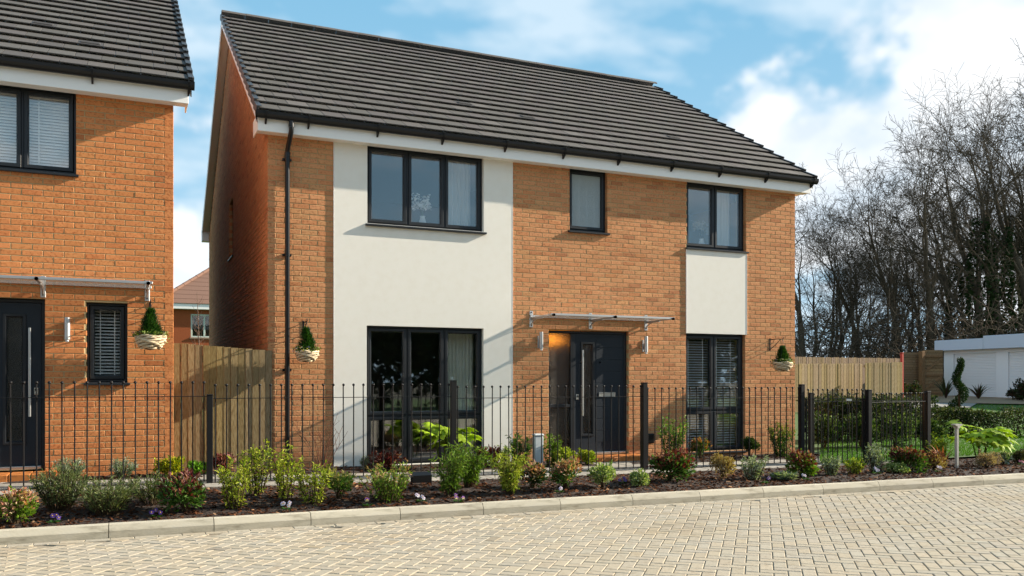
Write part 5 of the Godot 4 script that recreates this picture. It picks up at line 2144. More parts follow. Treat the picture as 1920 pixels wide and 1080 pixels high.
func sword_plant(label: String, at: Vector3, h: float, n: int, cols: Array, sd: int, spread := 0.6) -> void:
	rng.seed = sd
	var t := thing("sword_leaf_plant", label, "plant", at)
	for k in n:
		var m := MB.new()
		m.col = pick(cols)
		var a := rng.randf() * TAU
		var l := h * rng.randf_range(0.7, 1.15)
		var d := Vector3(cos(a), 0, sin(a))
		var s := Vector3(-sin(a), 0, cos(a))
		var lean := rng.randf_range(0.15, spread)
		var w := 0.022 * (0.6 + h)
		var prev := Vector3.ZERO
		var pw := w * 0.7
		for j in 5:
			var q := (j + 1) / 5.0
			var p := d * (lean * l * q * (0.6 + 0.6 * q)) + Vector3(0, l * q * (1.0 - 0.28 * lean * q * q), 0)
			var ww := w * (1.0 - pow(q, 2.5)) + 0.001
			m.quad(prev - s * pw, prev + s * pw, p + s * ww, p - s * ww)
			prev = p
			pw = ww
		part(t, "leaf", m, M.leaf)


func pansy(label: String, x: float, z: float, cols: Array) -> void:
	rng.seed = int(x * 531 + z * 77) + 9
	var t := thing("pansy", label, "flower", Vector3(x, bed_y(x, z), z))
	var lf := MB.new()
	for k in 16:
		var a := rng.randf() * TAU
		lf.col = pick([Color(0.05, 0.12, 0.03)])
		lf.leaf(Vector3(cos(a) * 0.02, 0.005, sin(a) * 0.02), Vector3(cos(a), rng.randf_range(0.2, 0.9), sin(a)).normalized(), Vector3.UP, 0.05, 0.025)
	part(t, "leaves", lf, M.leaf)
	var fl := MB.new()
	for b in rng.randi_range(2, 4):
		var c := Vector3(rng.randf_range(-0.05, 0.05), rng.randf_range(0.045, 0.085), rng.randf_range(-0.04, 0.05))
		var face := Vector3(rng.randf_range(-0.5, 0.3), 0.45, 1).normalized()
		var sx := face.cross(Vector3.UP).normalized()
		var up := sx.cross(face)
		for k in 5:
			var a := TAU * k / 5.0 + 0.3
			fl.col = cols[0 if k < 3 else 1]
			fl.leaf(c, (sx * cos(a) + up * sin(a)).normalized(), face, 0.023, 0.026)
		fl.col = Color(0.7, 0.45, 0.03)
		fl.ball(c + face * 0.004, 0.005, 6)
	part(t, "petals", fl, M.petal)


func build_garden() -> void:
	var grey_green := [Color(0.15, 0.18, 0.075), Color(0.20, 0.22, 0.10), Color(0.09, 0.13, 0.05)]
	var silver := [Color(0.26, 0.30, 0.22), Color(0.18, 0.24, 0.14), Color(0.36, 0.38, 0.30)]
	var lime := [Color(0.30, 0.34, 0.03), Color(0.20, 0.28, 0.025), Color(0.40, 0.41, 0.07)]
	var bright := [Color(0.13, 0.22, 0.025), Color(0.19, 0.28, 0.035), Color(0.08, 0.15, 0.02)]
	var green := [Color(0.05, 0.11, 0.02), Color(0.07, 0.15, 0.03), Color(0.10, 0.17, 0.04)]
	var dark := [Color(0.025, 0.055, 0.015), Color(0.04, 0.08, 0.02), Color(0.05, 0.07, 0.03)]
	var red := [Color(0.17, 0.03, 0.03), Color(0.10, 0.02, 0.02), Color(0.33, 0.15, 0.13), Color(0.12, 0.05, 0.03)]
	var pink := [Color(0.50, 0.26, 0.19), Color(0.38, 0.16, 0.10), Color(0.55, 0.40, 0.25)]
	var tan := [Color(0.38, 0.25, 0.10), Color(0.30, 0.20, 0.09), Color(0.45, 0.33, 0.16)]
	var cream := [Color(0.50, 0.52, 0.28), Color(0.18, 0.27, 0.07), Color(0.12, 0.20, 0.05), Color(0.40, 0.45, 0.18)]
	# front bed, from the left
	plant("rose_shrub", "leafy shrub with peach flower buds at the left edge of the front bed", -2.75, 3.55, 0.42, 0.34, "mound", bright, 0.04, 0.024, 520, pink)
	plant("lavender", "tall grey-green spiky shrub in the front bed, below the black door", -2.41, 3.12, 0.56, 0.46, "spiky", grey_green, 0.045, 0.007, 1300)
	plant("lavender", "wide grey-green spiky shrub second in the front bed, beside purple pansies", -1.99, 3.38, 0.62, 0.37, "spiky", grey_green, 0.045, 0.007, 1400)
	plant("lavender", "sparse grey-green spiky shrub between the wide one and the red-leaved bush", -1.58, 3.05, 0.48, 0.35, "spiky", grey_green, 0.045, 0.007, 600)
	plant("red_leaf_shrub", "dark red and green shrub in the front bed before the low railing post", -1.29, 3.50, 0.52, 0.40, "mound", green, 0.05, 0.02, 800, red)
	plant("sweet_box", "tall yellow-green shrub with upright stems, just right of the low railing post", -0.80, 3.42, 0.44, 0.54, "upright", lime, 0.042, 0.017, 430)
	plant("sweet_box", "tall yellow-green shrub nearest the railing, below the timber fence end", -0.52, 2.85, 0.46, 0.58, "upright", lime, 0.042, 0.017, 430)
	plant("sweet_box", "tall yellow-green shrub in front of the downpipe foot", -0.26, 3.10, 0.42, 0.56, "upright", lime, 0.042, 0.017, 380)
	plant("sweet_box", "shorter yellow-green upright shrub before the bare twigs", -0.02, 3.48, 0.40, 0.43, "upright", lime, 0.042, 0.017, 360)
	plant("evergreen_shrub", "low dark green shrub in front of the left edge of the white bay", 0.28, 3.35, 0.36, 0.36, "mound", green, 0.04, 0.018, 480, [Color(0.25, 0.22, 0.08)])
	plant("abelia_shrub", "wide pale green shrub with pinkish tips below the wide bay window", 0.79, 3.50, 0.66, 0.40, "upright", bright, 0.036, 0.016, 900, [Color(0.42, 0.27, 0.14), Color(0.16, 0.24, 0.05), Color(0.22, 0.28, 0.06)])
	plant("feathery_shrub", "small feathery bright green plant left of the tall railing post", 1.52, 3.45, 0.32, 0.50, "feather", bright, 0.055, 0.010, 700)
	plant("feathery_shrub", "large feathery green plant right of the tall railing post before the bay", 1.95, 2.95, 0.40, 0.52, "feather", bright, 0.055, 0.010, 1100)
	plant("feathery_shrub", "feathery yellow-green plant in front of the right edge of the white bay", 2.24, 3.50, 0.32, 0.48, "feather", lime, 0.055, 0.010, 800)
	plant("pieris_shrub", "bronze-tipped shrub in the front bed, left of the two before the front door", 2.67, 3.20, 0.36, 0.33, "mound", dark, 0.05, 0.018, 420, pink)
	plant("pieris_shrub", "bronze-tipped shrub in the front bed, right of the two before the front door", 2.97, 3.50, 0.42, 0.37, "mound", green, 0.05, 0.018, 520, pink)
	plant("variegated_shrub", "round cream and green shrub in front of the door step", 3.50, 3.45, 0.42, 0.31, "mound", cream, 0.028, 0.018, 900)
	plant("variegated_shrub", "small round cream and green shrub left of the biggest red bush", 4.00, 3.50, 0.26, 0.21, "mound", cream, 0.028, 0.018, 450)
	plant("red_leaf_shrub", "biggest red-topped bush in the front bed, right of the railing post by the door", 4.58, 3.30, 0.64, 0.42, "mound", green, 0.05, 0.022, 1100, red)
	plant("tan_shrub", "round golden brown shrub in the front bed below the slatted blinds", 5.58, 3.10, 0.36, 0.35, "mound", tan, 0.03, 0.014, 800)
	plant("silver_shrub", "silvery green bushy plant right of the golden brown shrub", 5.76, 3.50, 0.37, 0.31, "upright", silver, 0.035, 0.014, 620)
	plant("silver_shrub", "low silvery rosette plant just left of the red bush near the gate", 6.22, 3.58, 0.38, 0.17, "rosette", silver, 0.09, 0.018, 260)
	plant("red_leaf_shrub", "red-topped bush in front of the gate post at the house corner", 6.64, 3.45, 0.48, 0.37, "mound", bright, 0.045, 0.022, 780, red)
	plant("silver_shrub", "small silvery green plant in front of the gate", 7.11, 3.50, 0.30, 0.27, "upright", silver, 0.035, 0.014, 460)
	plant("sweet_box", "small yellow-green plant in front of the post right of the gate", 7.60, 3.45, 0.28, 0.22, "upright", lime, 0.04, 0.018, 260)
	plant("variegated_shrub", "upright grey-green shrub right of the second gate post", 8.00, 3.45, 0.30, 0.42, "upright", silver, 0.035, 0.018, 520)
	plant("variegated_shrub", "low spreading cream-edged plant at the kerb, left of the last red bush", 8.26, 3.58, 0.38, 0.14, "mound", cream, 0.03, 0.018, 360)
	plant("red_leaf_shrub", "last red-topped bush in the bed, before the end railing post", 8.57, 3.50, 0.52, 0.39, "mound", green, 0.045, 0.022, 860, red)
	plant("tan_shrub", "bronze rounded shrub between the last red bush and the post light", 9.10, 3.52, 0.37, 0.31, "mound", tan, 0.03, 0.014, 700, [Color(0.16, 0.05, 0.03)])
	plant("variegated_shrub", "pale yellow-green shrub behind the bronze shrub at the bed's right end", 10.15, 2.72, 0.36, 0.50, "upright", lime, 0.05, 0.022, 360)
	sword_plant("orange-brown sword-leaved plant rising behind the bronze shrub", Vector3(9.92, bed_y(9.92, 3.0), 3.0), 0.36, 14, [Color(0.34, 0.10, 0.04), Color(0.42, 0.20, 0.10), Color(0.16, 0.06, 0.04)], 41)
	fatsia("big bright green hand-leaved plant right of the post light", Vector3(10.83, bed_y(10.83, 2.95), 2.95), 0.95, 0.72, 26, 51)
	plant("tan_shrub", "dry brown domed shrub in front of the big-leaved plant, by the kerb", 10.15, 3.58, 0.42, 0.26, "mound", [Color(0.32, 0.22, 0.14), Color(0.24, 0.16, 0.11), Color(0.40, 0.30, 0.20)], 0.022, 0.014, 800)
	plant("variegated_shrub", "small white-edged plant below the big-leaved plant", 11.1, 3.15, 0.24, 0.22, "mound", [Color(0.55, 0.56, 0.50), Color(0.15, 0.24, 0.10)], 0.05, 0.03, 130)
	plant("evergreen_shrub", "dark twiggy low shrub at the right edge of the bed", 11.40, 3.20, 0.34, 0.27, "mound", [Color(0.09, 0.07, 0.05), Color(0.06, 0.07, 0.03)], 0.03, 0.016, 420)
	plant("evergreen_shrub", "pinkish low shrub beyond the right edge of the bed", 12.1, 3.3, 0.36, 0.28, "mound", [Color(0.20, 0.09, 0.07), Color(0.06, 0.09, 0.03)], 0.03, 0.016, 420)
	# along the house
	plant("lavender", "grey-green spiky plant at the foot of the wall beside the black door", -2.45, 0.78, 0.38, 0.28, "spiky", silver, 0.04, 0.007, 700)
	plant("lavender", "grey-green spiky plant at the wall foot below the small window", -1.88, 0.76, 0.36, 0.26, "spiky", silver, 0.04, 0.007, 600)
	plant("euonymus", "bright yellow rounded shrub at the corner of the house at the left edge", -1.32, 0.82, 0.40, 0.24, "mound", [Color(0.46, 0.40, 0.02), Color(0.34, 0.36, 0.02), Color(0.16, 0.22, 0.02)], 0.035, 0.02, 620)
	plant("euonymus", "small fresh green shrub at the foot of the timber fence", -0.97, 0.72, 0.32, 0.20, "mound", [Color(0.14, 0.30, 0.02), Color(0.10, 0.22, 0.02)], 0.03, 0.02, 420)
	plant("red_leaf_shrub", "dark red shrub at the foot of the timber fence, behind the low railing post", -0.66, 0.72, 0.36, 0.34, "mound", red, 0.04, 0.02, 520)
	plant("bare_shrub", "thin bare twigs in front of the brick and white bay corner", 0.62, 0.70, 0.95, 0.84, "twigs", [Color(0.20, 0.12, 0.06)], 0.02, 0.01, 9)
	plant("red_leaf_shrub", "low dark red shrub below the left pane of the wide bay window", 1.53, 0.70, 0.50, 0.30, "mound", red, 0.04, 0.02, 620)
	plant("lavender", "small grey spiky plant at the left corner of the wide bay window", 1.28, 0.66, 0.24, 0.22, "spiky", silver, 0.035, 0.006, 420)
	fatsia("big bright green hand-leaved plant in front of the wide bay window", Vector3(2.42, bed_y(2.4, 0.62), 0.62), 0.92, 0.72, 22, 52)
	plant("red_leaf_shrub", "low dark red shrub at the right of the white bay foot", 3.13, 0.66, 0.36, 0.32, "mound", red, 0.04, 0.02, 520)
	plant("variegated_shrub", "pale variegated plant at the right edge of the white bay foot", 3.36, 0.74, 0.24, 0.34, "upright", cream, 0.04, 0.02, 260)
	plant("evergreen_shrub", "upright green shrub left of the grey utility post", 3.66, 0.66, 0.34, 0.48, "upright", green, 0.05, 0.022, 340)
	plant("evergreen_shrub", "upright green shrub right of the grey utility post", 4.22, 0.60, 0.32, 0.52, "upright", bright, 0.05, 0.022, 340)
	plant("euonymus", "larger bright lime shrub beside the front door step", 4.36, 0.84, 0.44, 0.29, "mound", lime, 0.04, 0.024, 560)
	plant("euonymus", "smaller bright lime shrub touching the front door step", 4.72, 0.82, 0.30, 0.22, "mound", lime, 0.035, 0.022, 420)
	plant("evergreen_shrub", "tall open green shrub between the front door and the window with blinds", 6.47, 0.62, 0.48, 0.78, "upright", green, 0.055, 0.024, 520, [Color(0.16, 0.26, 0.05)])
	plant("pieris_shrub", "orange-tipped shrub below the window with blinds", 6.99, 0.70, 0.40, 0.41, "mound", green, 0.05, 0.02, 480, [Color(0.42, 0.16, 0.07), Color(0.36, 0.20, 0.10)])
	plant("evergreen_shrub", "dark upright shrub against the brick right of the window with blinds", 8.08, 0.62, 0.32, 0.42, "mound", dark, 0.045, 0.02, 520)
	plant("evergreen_shrub", "leafy green shrub at the right corner of the brick house", 8.80, 0.60, 0.48, 0.64, "upright", green, 0.05, 0.024, 520, [Color(0.24, 0.24, 0.06)])
	# pansies in the front bed
	var purple := [Color(0.07, 0.025, 0.20), Color(0.11, 0.05, 0.27)]
	var pale := [Color(0.50, 0.45, 0.60), Color(0.65, 0.62, 0.68)]
	var mauve := [Color(0.25, 0.08, 0.36), Color(0.50, 0.45, 0.20)]
	for q in [[-2.43, 3.62, purple, "purple pansies at the kerb below the tall spiky shrub"], [-1.55, 3.66, purple, "small purple pansy at the kerb beside the red-leaved bush"], [-0.33, 3.66, pale, "white and purple pansy at the kerb between yellow-green shrubs"], [0.50, 3.72, mauve, "mauve pansy left of the pale pinkish shrub"], [1.10, 3.70, pale, "white pansy with dark centre right of the pinkish shrub"], [1.50, 3.78, mauve, "mauve pansy before the small feathery plant"], [2.80, 3.66, pale, "pale lilac pansies between the two bronze-tipped shrubs"], [3.98, 3.12, purple, "bright violet pansy between the two round cream shrubs"], [5.72, 3.80, purple, "deep violet pansy at the kerb by the silvery bush"], [6.45, 3.74, pale, "pale pansy between the silvery rosette and the red bush"], [7.80, 3.66, pale, "lilac pansy below the second gate post"], [8.95, 3.72, pale, "white pansy below the bronze shrub"], [11.2, 3.4, [Color(0.55, 0.12, 0.25), Color(0.6, 0.3, 0.4)], "pink pansy at the right end of the bed"]]:
		pansy(q[3], q[0], q[1], q[2])


# ---------------------------------------------------------------- lawn, hedges and sheds on the right
func hedge(called: String, label: String, pts: Array, w: float, h: float, n: int, cols: Array, ll: float) -> void:
	var t := thing(called, label, "hedge")
	var lf := MB.new()
	var st := MB.new()
	st.col = Color(0.05, 0.035, 0.02)
	var hn := FastNoiseLite.new()
	hn.seed = n
	hn.frequency = 1.3
	for k in n:
		var s := rng.randf() * (pts.size() - 1)
		var i := int(s)
		var p: Vector3 = pts[i].lerp(pts[i + 1], s - i)
		var side: Vector3 = (pts[i + 1] - pts[i]).cross(Vector3.UP).normalized()
		var bump := 1.0 + 0.28 * hn.get_noise_3d(p.x * 2.0, p.y, p.z * 2.0)
		var a := rng.randf_range(-0.5, 0.5)
		var v := sqrt(rng.randf())
		if rng.randf() < 0.5:
			a = signf(a) * rng.randf_range(0.38, 0.52)
		p += side * a * w * bump + Vector3(0, v * h * bump, 0)
		lf.col = pick(cols)
		var d: Vector3 = (side * a * 1.6 + Vector3(0, v * 0.9, 0) + rdir()).normalized()
		lf.leaf(p, d, rdir(), ll * rng.randf_range(0.6, 1.3), ll * 0.5)
	for k in 40:
		var s := rng.randf() * (pts.size() - 1)
		var i := int(s)
		var p: Vector3 = pts[i].lerp(pts[i + 1], s - i)
		st.tube(PackedVector3Array([p, p + Vector3(rng.randf_range(-0.2, 0.2), h * 0.8, rng.randf_range(-0.2, 0.2))]), PackedFloat32Array([0.015, 0.005]), 5, false)
	part(t, "stems", st, M.bark)
	part(t, "foliage", lf, M.leaf)


func from_view(px: float, depth: float) -> Vector3:
	# the ground point that many metres ahead along the view and px metres to its side per metre ahead
	var s := px * depth
	var x := EYE.x + s * 0.9142 + depth * 0.4053
	var z := EYE.z + s * 0.4053 - depth * 0.9142
	return Vector3(x, land(x, z), z)


func build_right_side() -> void:
	rng.seed = 808
	# rising lawn behind and beside the house
	var g := MB.new()
	var n := 70
	for i in n:
		for j in n:
			var q := []
			for d in [[0, 0], [1, 0], [1, 1], [0, 1]]:
				var x: float = 9.66 + pow((i + d[0]) / float(n), 1.6) * 110.0
				var z: float = 2.0 - pow((j + d[1]) / float(n), 1.6) * 110.0
				q.append(Vector3(x, land(x, z) - 0.01, z))
			g.quad(q[0], q[1], q[2], q[3])
	for i in 40:
		for j in 30:
			var q := []
			for d in [[0, 0], [1, 0], [1, 1], [0, 1]]:
				var x: float = -70.0 + (i + d[0]) * 2.0
				var z: float = -0.26 - pow((j + d[1]) / 30.0, 1.6) * 108.0
				if i == 39 and d[0] == 1:
					x = 9.66
				q.append(Vector3(x, land(x, z) - 0.015, z))
			g.quad(q[0], q[1], q[2], q[3])
	structure("lawn", g, M.lawn)
	# blades of grass on the near lawn
	var bm := MB.new()
	for k in 7:
		var a := TAU * k / 7.0
		bm.col = Color(1, 1, 1)
		var d := Vector3(cos(a), 0, sin(a)) * 0.4
		bm.tri(d * 0.4 - Vector3(sin(a), 0, -cos(a)) * 0.09, d * 0.4 + Vector3(sin(a), 0, -cos(a)) * 0.09, d * 1.6 + Vector3(0, 1, 0))
	var mm := MultiMesh.new()
	mm.transform_format = MultiMesh.TRANSFORM_3D
	mm.use_colors = true
	mm.mesh = bm.done()
	var cnt := 26000
	mm.instance_count = cnt
	for k in cnt:
		var dep := lerpf(14.0, 36.0, pow(rng.randf(), 1.7))
		var p := from_view(rng.randf_range(0.36, 0.66), dep)
		if p.z > 1.9:
			p = from_view(rng.randf_range(0.36, 0.66), 20.0)
		var s := rng.randf_range(0.022, 0.045)
		mm.set_instance_transform(k, Transform3D(Basis(Vector3.UP, rng.randf() * TAU).scaled_local(Vector3(s, s, s)), p - Vector3(0, 0.01, 0)))
		var b := rng.randf_range(0.7, 1.3)
		mm.set_instance_color(k, Color(0.085 * b, 0.20 * b, 0.018))
	var mi := MultiMeshInstance3D.new()
	mi.name = "grass"
	mi.multimesh = mm
	mi.material_override = M.leaf
	mi.set_meta("kind", "stuff")
	mi.set_meta("label", "short bright green grass of the lawn beside the house")
	mi.set_meta("category", "grass")
	add_child(mi)
	var dk := [Color(0.022, 0.04, 0.014), Color(0.035, 0.06, 0.02), Color(0.05, 0.055, 0.03), Color(0.09, 0.10, 0.06)]
	hedge("hedge", "dark clipped hedge across the lawn behind the post light", [from_view(0.475, 20.8), from_view(0.55, 20.6), from_view(0.70, 20.2)], 0.9, 0.60, 9000, dk, 0.07)
	hedge("hedge", "tall dark hedge seen through the gate bars", [from_view(0.352, 18.6), from_view(0.40, 18.8), from_view(0.475, 19.6)], 1.0, 0.92, 8000, dk, 0.08)
	# looser shrubs between the back railing and the hedge
	var vg := [Color(0.06, 0.10, 0.03), Color(0.14, 0.18, 0.08), Color(0.035, 0.065, 0.02), Color(0.03, 0.05, 0.015)]
	var spots := [[0.365, 16.9, 0.75, 0.85, "loose pale green bush left behind the gate"], [0.408, 17.0, 0.80, 0.75, "loose pale green bush in the middle behind the gate"], [0.448, 17.2, 0.85, 0.70, "loose pale green bush behind the short railing"], [0.487, 17.4, 0.6, 0.55, "loose green bush behind the end railing post"]]
	for q in spots:
		var p := from_view(q[0], q[1])
		plant("garden_bush", q[4], p.x, p.z, q[2], q[3], "mound", vg, 0.06, 0.03, 900, [], p.y)
	# twisted topiary
	var tp := from_view(0.5225, 21.6)
	var t := thing("spiral_topiary", "dark green spiral topiary in front of the white shutters", "topiary", tp)
	var tk := MB.new()
	tk.col = Color(0.06, 0.04, 0.025)
	tk.tube(PackedVector3Array([Vector3(0, -0.05, 0), Vector3(0, 1.5, 0)]), PackedFloat32Array([0.03, 0.015]), 7)
	part(t, "trunk", tk, M.bark)
	var tf := MB.new()
	for k in 5000:
		var s := rng.randf()
		var a := s * TAU * 2.1 + 0.8
		var rad := lerpf(0.17, 0.03, s)
		var c := Vector3(cos(a) * rad, 0.22 + s * 1.62, sin(a) * rad)
		var d := rdir()
		var p := c + d * Vector3(1, 0.9, 1) * lerpf(0.15, 0.06, s) * pow(rng.randf(), 0.3)
		var b := rng.randf_range(0.6, 1.3)
		tf.col = Color(0.022 * b, 0.05 * b, 0.014 * b)
		tf.leaf(p, (d + rdir() * 0.5).normalized(), rdir(), 0.045, 0.02)
	part(t, "crown", tf, M.leaf)
	# white building with roller shutters
	var A := Vector3(32.9, 0.62, -15.8)
	var B := Vector3(32.45, 0.62, -10.9)
	var L := (B - A).length() * 3.2
	var dir := (B - A).normalized()
	var ang := atan2(-dir.z, dir.x)
	var sh := thing("shutter_building", "low white building with roller shutters below the trees", "building", A, ang)
	var wl := MB.new()
	var open := []
	for k in 5:
		open.append(Rect2(0.55 + k * 2.9, -0.02, 2.3, 2.06))
	wall_shell(wl, Transform3D(), 0.0, L, -0.6, 2.2, open, 0.2)
	wl.box(Vector3(0, -0.6, -6), Vector3(0.2, 2.2, -0.201))
	wl.box(Vector3(L - 0.2, -0.6, -6), Vector3(L, 2.2, -0.201))
	part(sh, "wall", wl, M.shutter)
	for k in 5:
		var rs := empty(sh, "roller_shutter")
		var sl := MB.new()
		sl.prism(PackedVector2Array([Vector2(0, 0), Vector2(0.012, 0.004), Vector2(0.02, 0.03), Vector2(0.018, 0.055), Vector2(0.004, 0.068), Vector2(0, 0.068)]), -2.29, 0.0, Transform3D(Basis(Vector3(0, 0, 1), Vector3(0, 1, 0), Vector3(-1, 0, 0)), Vector3.ZERO))
		var mesh := sl.done()
		for j in 29:
			var o := part(rs, "slat", mesh, M.shutter)
			o.position = Vector3(0.555 + k * 2.9, 0.0 + j * 0.07, -0.07)
		var bk := MB.new()
		bk.box(Vector3(0.56 + k * 2.9, 0, -0.1), Vector3(2.84 + k * 2.9, 2.03, -0.075))
		part(rs, "backing", bk, M.shutter)
	for q in [[-0.25, 2.45, 2.68], [2.46, L + 0.2, 2.78]]:
		var fa := MB.new()
		fa.cbox(Vector3(q[0], 2.201, -6.2), Vector3(q[1], q[2], 0.32), 0.01)
		part(sh, "roof_fascia", fa, mat(Color(0.50, 0.56, 0.66), 0.5))
	# gravel bed and path at its foot
	var gp := MB.new()
	gp.col = Color(0.24, 0.23, 0.21)
	var pa := from_view(0.485, 33.0)
	var pb := from_view(0.60, 33.5)
	gp.quad(from_view(0.46, 30.5) + Vector3(0, 0.03, 0), from_view(0.535, 30.5) + Vector3(0, 0.03, 0), from_view(0.545, 33.0) + Vector3(0, 0.03, 0), from_view(0.46, 33.0) + Vector3(0, 0.03, 0))
	structure("footpath", gp, M.flag)
	var gb := MB.new()
	gb.quad(from_view(0.46, 33.2) + Vector3(0, 0.04, 0), from_view(0.66, 31.5) + Vector3(0, 0.04, 0), from_view(0.66, 38.0) + Vector3(0, 0.05, 0), from_view(0.46, 40.0) + Vector3(0, 0.05, 0))
	structure("gravel_bed", gb, mat(Color(0.22, 0.15, 0.09), 0.95))
	var pk := [Color(0.05, 0.06, 0.03), Color(0.09, 0.10, 0.06), Color(0.07, 0.04, 0.03)]
	var s1 := from_view(0.507, 36.5)
	sword_plant("dark sword-leaved plant left behind the spiral topiary", s1, 1.0, 34, pk, 71, 0.75)
	sword_plant("dark sword-leaved plant right of the spiral topiary", from_view(0.545, 36.0), 0.75, 40, pk, 72, 1.1)
	for q in [[0.585, 35.0, 0.9, 0.45, "dark low bush before the second shutter"], [0.602, 34.0, 1.1, 1.0, "reddish bush at the right edge before the shutters"], [0.452, 33.0, 1.2, 1.1, "dark evergreen beside the red post"], [0.466, 33.5, 0.9, 0.9, "small dark evergreen between the red post and the plank gate"]]:
		var p := from_view(q[0], q[1])
		plant("garden_bush", q[4], p.x, p.z, q[2], q[3], "mound", [Color(0.03, 0.045, 0.02), Color(0.06, 0.04, 0.03)], 0.09, 0.05, 500, [], p.y)
	# close-board timber fences
	board_fence("pale close-board timber fence behind the lawn, right of the house corner", Vector3(15.5, land(18, -10), -10.0), Vector3(21.7, land(21.7, -10), -10.0), 1.60, Color(0.42, 0.315, 0.185), 0.0)
	board_fence("nearer pale close-board fence panel left of the red post", Vector3(20.95, land(21, -9), -9.1), Vector3(22.55, land(22.5, -9), -9.0), 1.66, Color(0.42, 0.315, 0.18), 0.0)
	board_fence("long brown board fence running below the trees behind the pale fences", from_view(0.32, 36.0), from_view(0.47, 40.5), 1.78, Color(0.24, 0.175, 0.115), 0.35)
	var rp := thing("red_post", "slim red painted post at the end of the pale timber fence", "post", from_view(0.4555, 30.3))
	var m := MB.new()
	m.cbox(Vector3(-0.045, -0.1, -0.045), Vector3(0.045, 1.95, 0.045), 0.01)
	part(rp, "post", m, M.red_paint)
	m = MB.new()
	m.cbox(Vector3(-0.055, 1.951, -0.055), Vector3(0.055, 1.98, 0.055), 0.01)
	part(rp, "post_cap", m, M.red_paint)
	# horizontal plank screen and gate beside the white building
	var ps := thing("plank_screen", "brown horizontal plank screen beside the white building", "fence")
	plank_panel(ps, from_view(0.457, 38.5), from_view(0.479, 38.6), 2.0, 0.11, Color(0.25, 0.17, 0.10))
	var pg := thing("plank_gate", "brown plank gate with diagonal braces beside the white building", "gate")
	var ga := from_view(0.480, 38.4)
	var gb2 := from_view(0.503, 38.4)
	plank_panel(pg, ga, gb2, 2.05, 0.14, Color(0.26, 0.18, 0.10))
	var gd := (gb2 - ga)
	var gl := gd.length()
	for q in [[0.15, 0.15], [0.95, 0.95], [1.78, 1.78], [0.25, 0.9], [1.05, 1.7]]:
		m = MB.new()
		m.col = Color(0.22, 0.14, 0.075)
		var a0 := Vector3(0.03, q[0], 0.05)
		var a1 := Vector3(gl - 0.03, q[1], 0.05)
		var dd := (a1 - a0)
		m.cbox(Vector3(0, 0, 0), Vector3(dd.length(), 0.10, 0.03), 0.004, Transform3D(Basis(Vector3(0, 0, 1), atan2(dd.y, dd.x)), a0))
		var o := part(pg, "brace", m, M.timber)
		o.transform = Transform3D(Basis(Vector3.UP, atan2(-gd.z, gd.x)), ga)
	m = MB.new()
	m.col = Color(0.20, 0.12, 0.06)
	m.cbox(Vector3(-0.1, -0.1, -0.1), Vector3(0.1, 2.05, 0.1), 0.01)
	var gpst := part(pg, "post", m, M.timber)
	gpst.position = ga + Vector3(-0.12, 0, 0.05)
	# thin sapling in front of the distant house
	var sp := thing("sapling", "thin bare sapling in front of the distant red brick house", "tree", Vector3(0.25, 0.2, -18.0))
	var tw := MB.new()
	tw.col = Color(0.20, 0.13, 0.10)
	tw.tube(PackedVector3Array([Vector3(0, 0, 0), Vector3(0.05, 2.0, 0), Vector3(-0.03, 4.2, 0)]), PackedFloat32Array([0.03, 0.022, 0.008]), 6)
	part(sp, "trunk", tw, M.bark)
	var cr := MB.new()
	cr.col = Color(0.20, 0.12, 0.09)
	for k in 46:
		var y := rng.randf_range(1.0, 3.9)
		var a := rng.randf() * TAU
		var l := rng.randf_range(0.3, 0.8) * (1.1 - y / 5.0)
		var b := Vector3(0.02, y, 0)
		cr.tube(PackedVector3Array([b, b + Vector3(cos(a) * l * 0.5, l * 0.4, sin(a) * l * 0.5), b + Vector3(cos(a) * l * 0.8, l, sin(a) * l * 0.8)]), PackedFloat32Array([0.008, 0.006, 0.003]), 4, false)
	part(sp, "crown", cr, M.bark)


func board_fence(label: String, a: Vector3, b: Vector3, h: float, c: Color, lift: float) -> void:
	var d := b - a
	var l := Vector2(d.x, d.z).length()
	var t := thing("timber_fence", label, "fence", a, atan2(-d.z, d.x))
	var x := 0.0
	var k := 0
	while x < l:
		var w := 0.125
		board(t, x, w - 0.004, -0.1 + d.y * x / l, h - lift * 0.0 + d.y * x / l + rng.randf_range(-0.012, 0.012), c, k)
		x += w
		k += 1
	for y in [0.4, 1.5]:
		var m := MB.new()
		m.col = c * 0.9
		m.cbox(Vector3(0, y, -0.08), Vector3(l, y + 0.1, -0.03), 0.005)
		part(t, "rail", m, M.timber)


func plank_panel(t: Node, a: Vector3, b: Vector3, h: float, w: float, c: Color) -> void:
	var d := b - a
	var l := Vector2(d.x, d.z).length()
	var y := 0.02
	while y < h:
		var m := MB.new()
		var q := rng.randf_range(0.8, 1.15)
		m.col = Color(c.r * q, c.g * q, c.b * q)
		m.cbox(Vector3(0, y, 0), Vector3(l, y + w - 0.014, 0.03), 0.004)
		var o := part(t, "plank", m, M.timber)
		o.transform = Transform3D(Basis(Vector3.UP, atan2(-d.z, d.x)), a)
		y += w
	var bk := MB.new()
	bk.col = c * 0.5
	bk.box(Vector3(0.02, 0, -0.04), Vector3(l - 0.02, h, -0.005))
	var o2 := part(t, "backing", bk, M.timber)
	o2.transform = Transform3D(Basis(Vector3.UP, atan2(-d.z, d.x)), a)


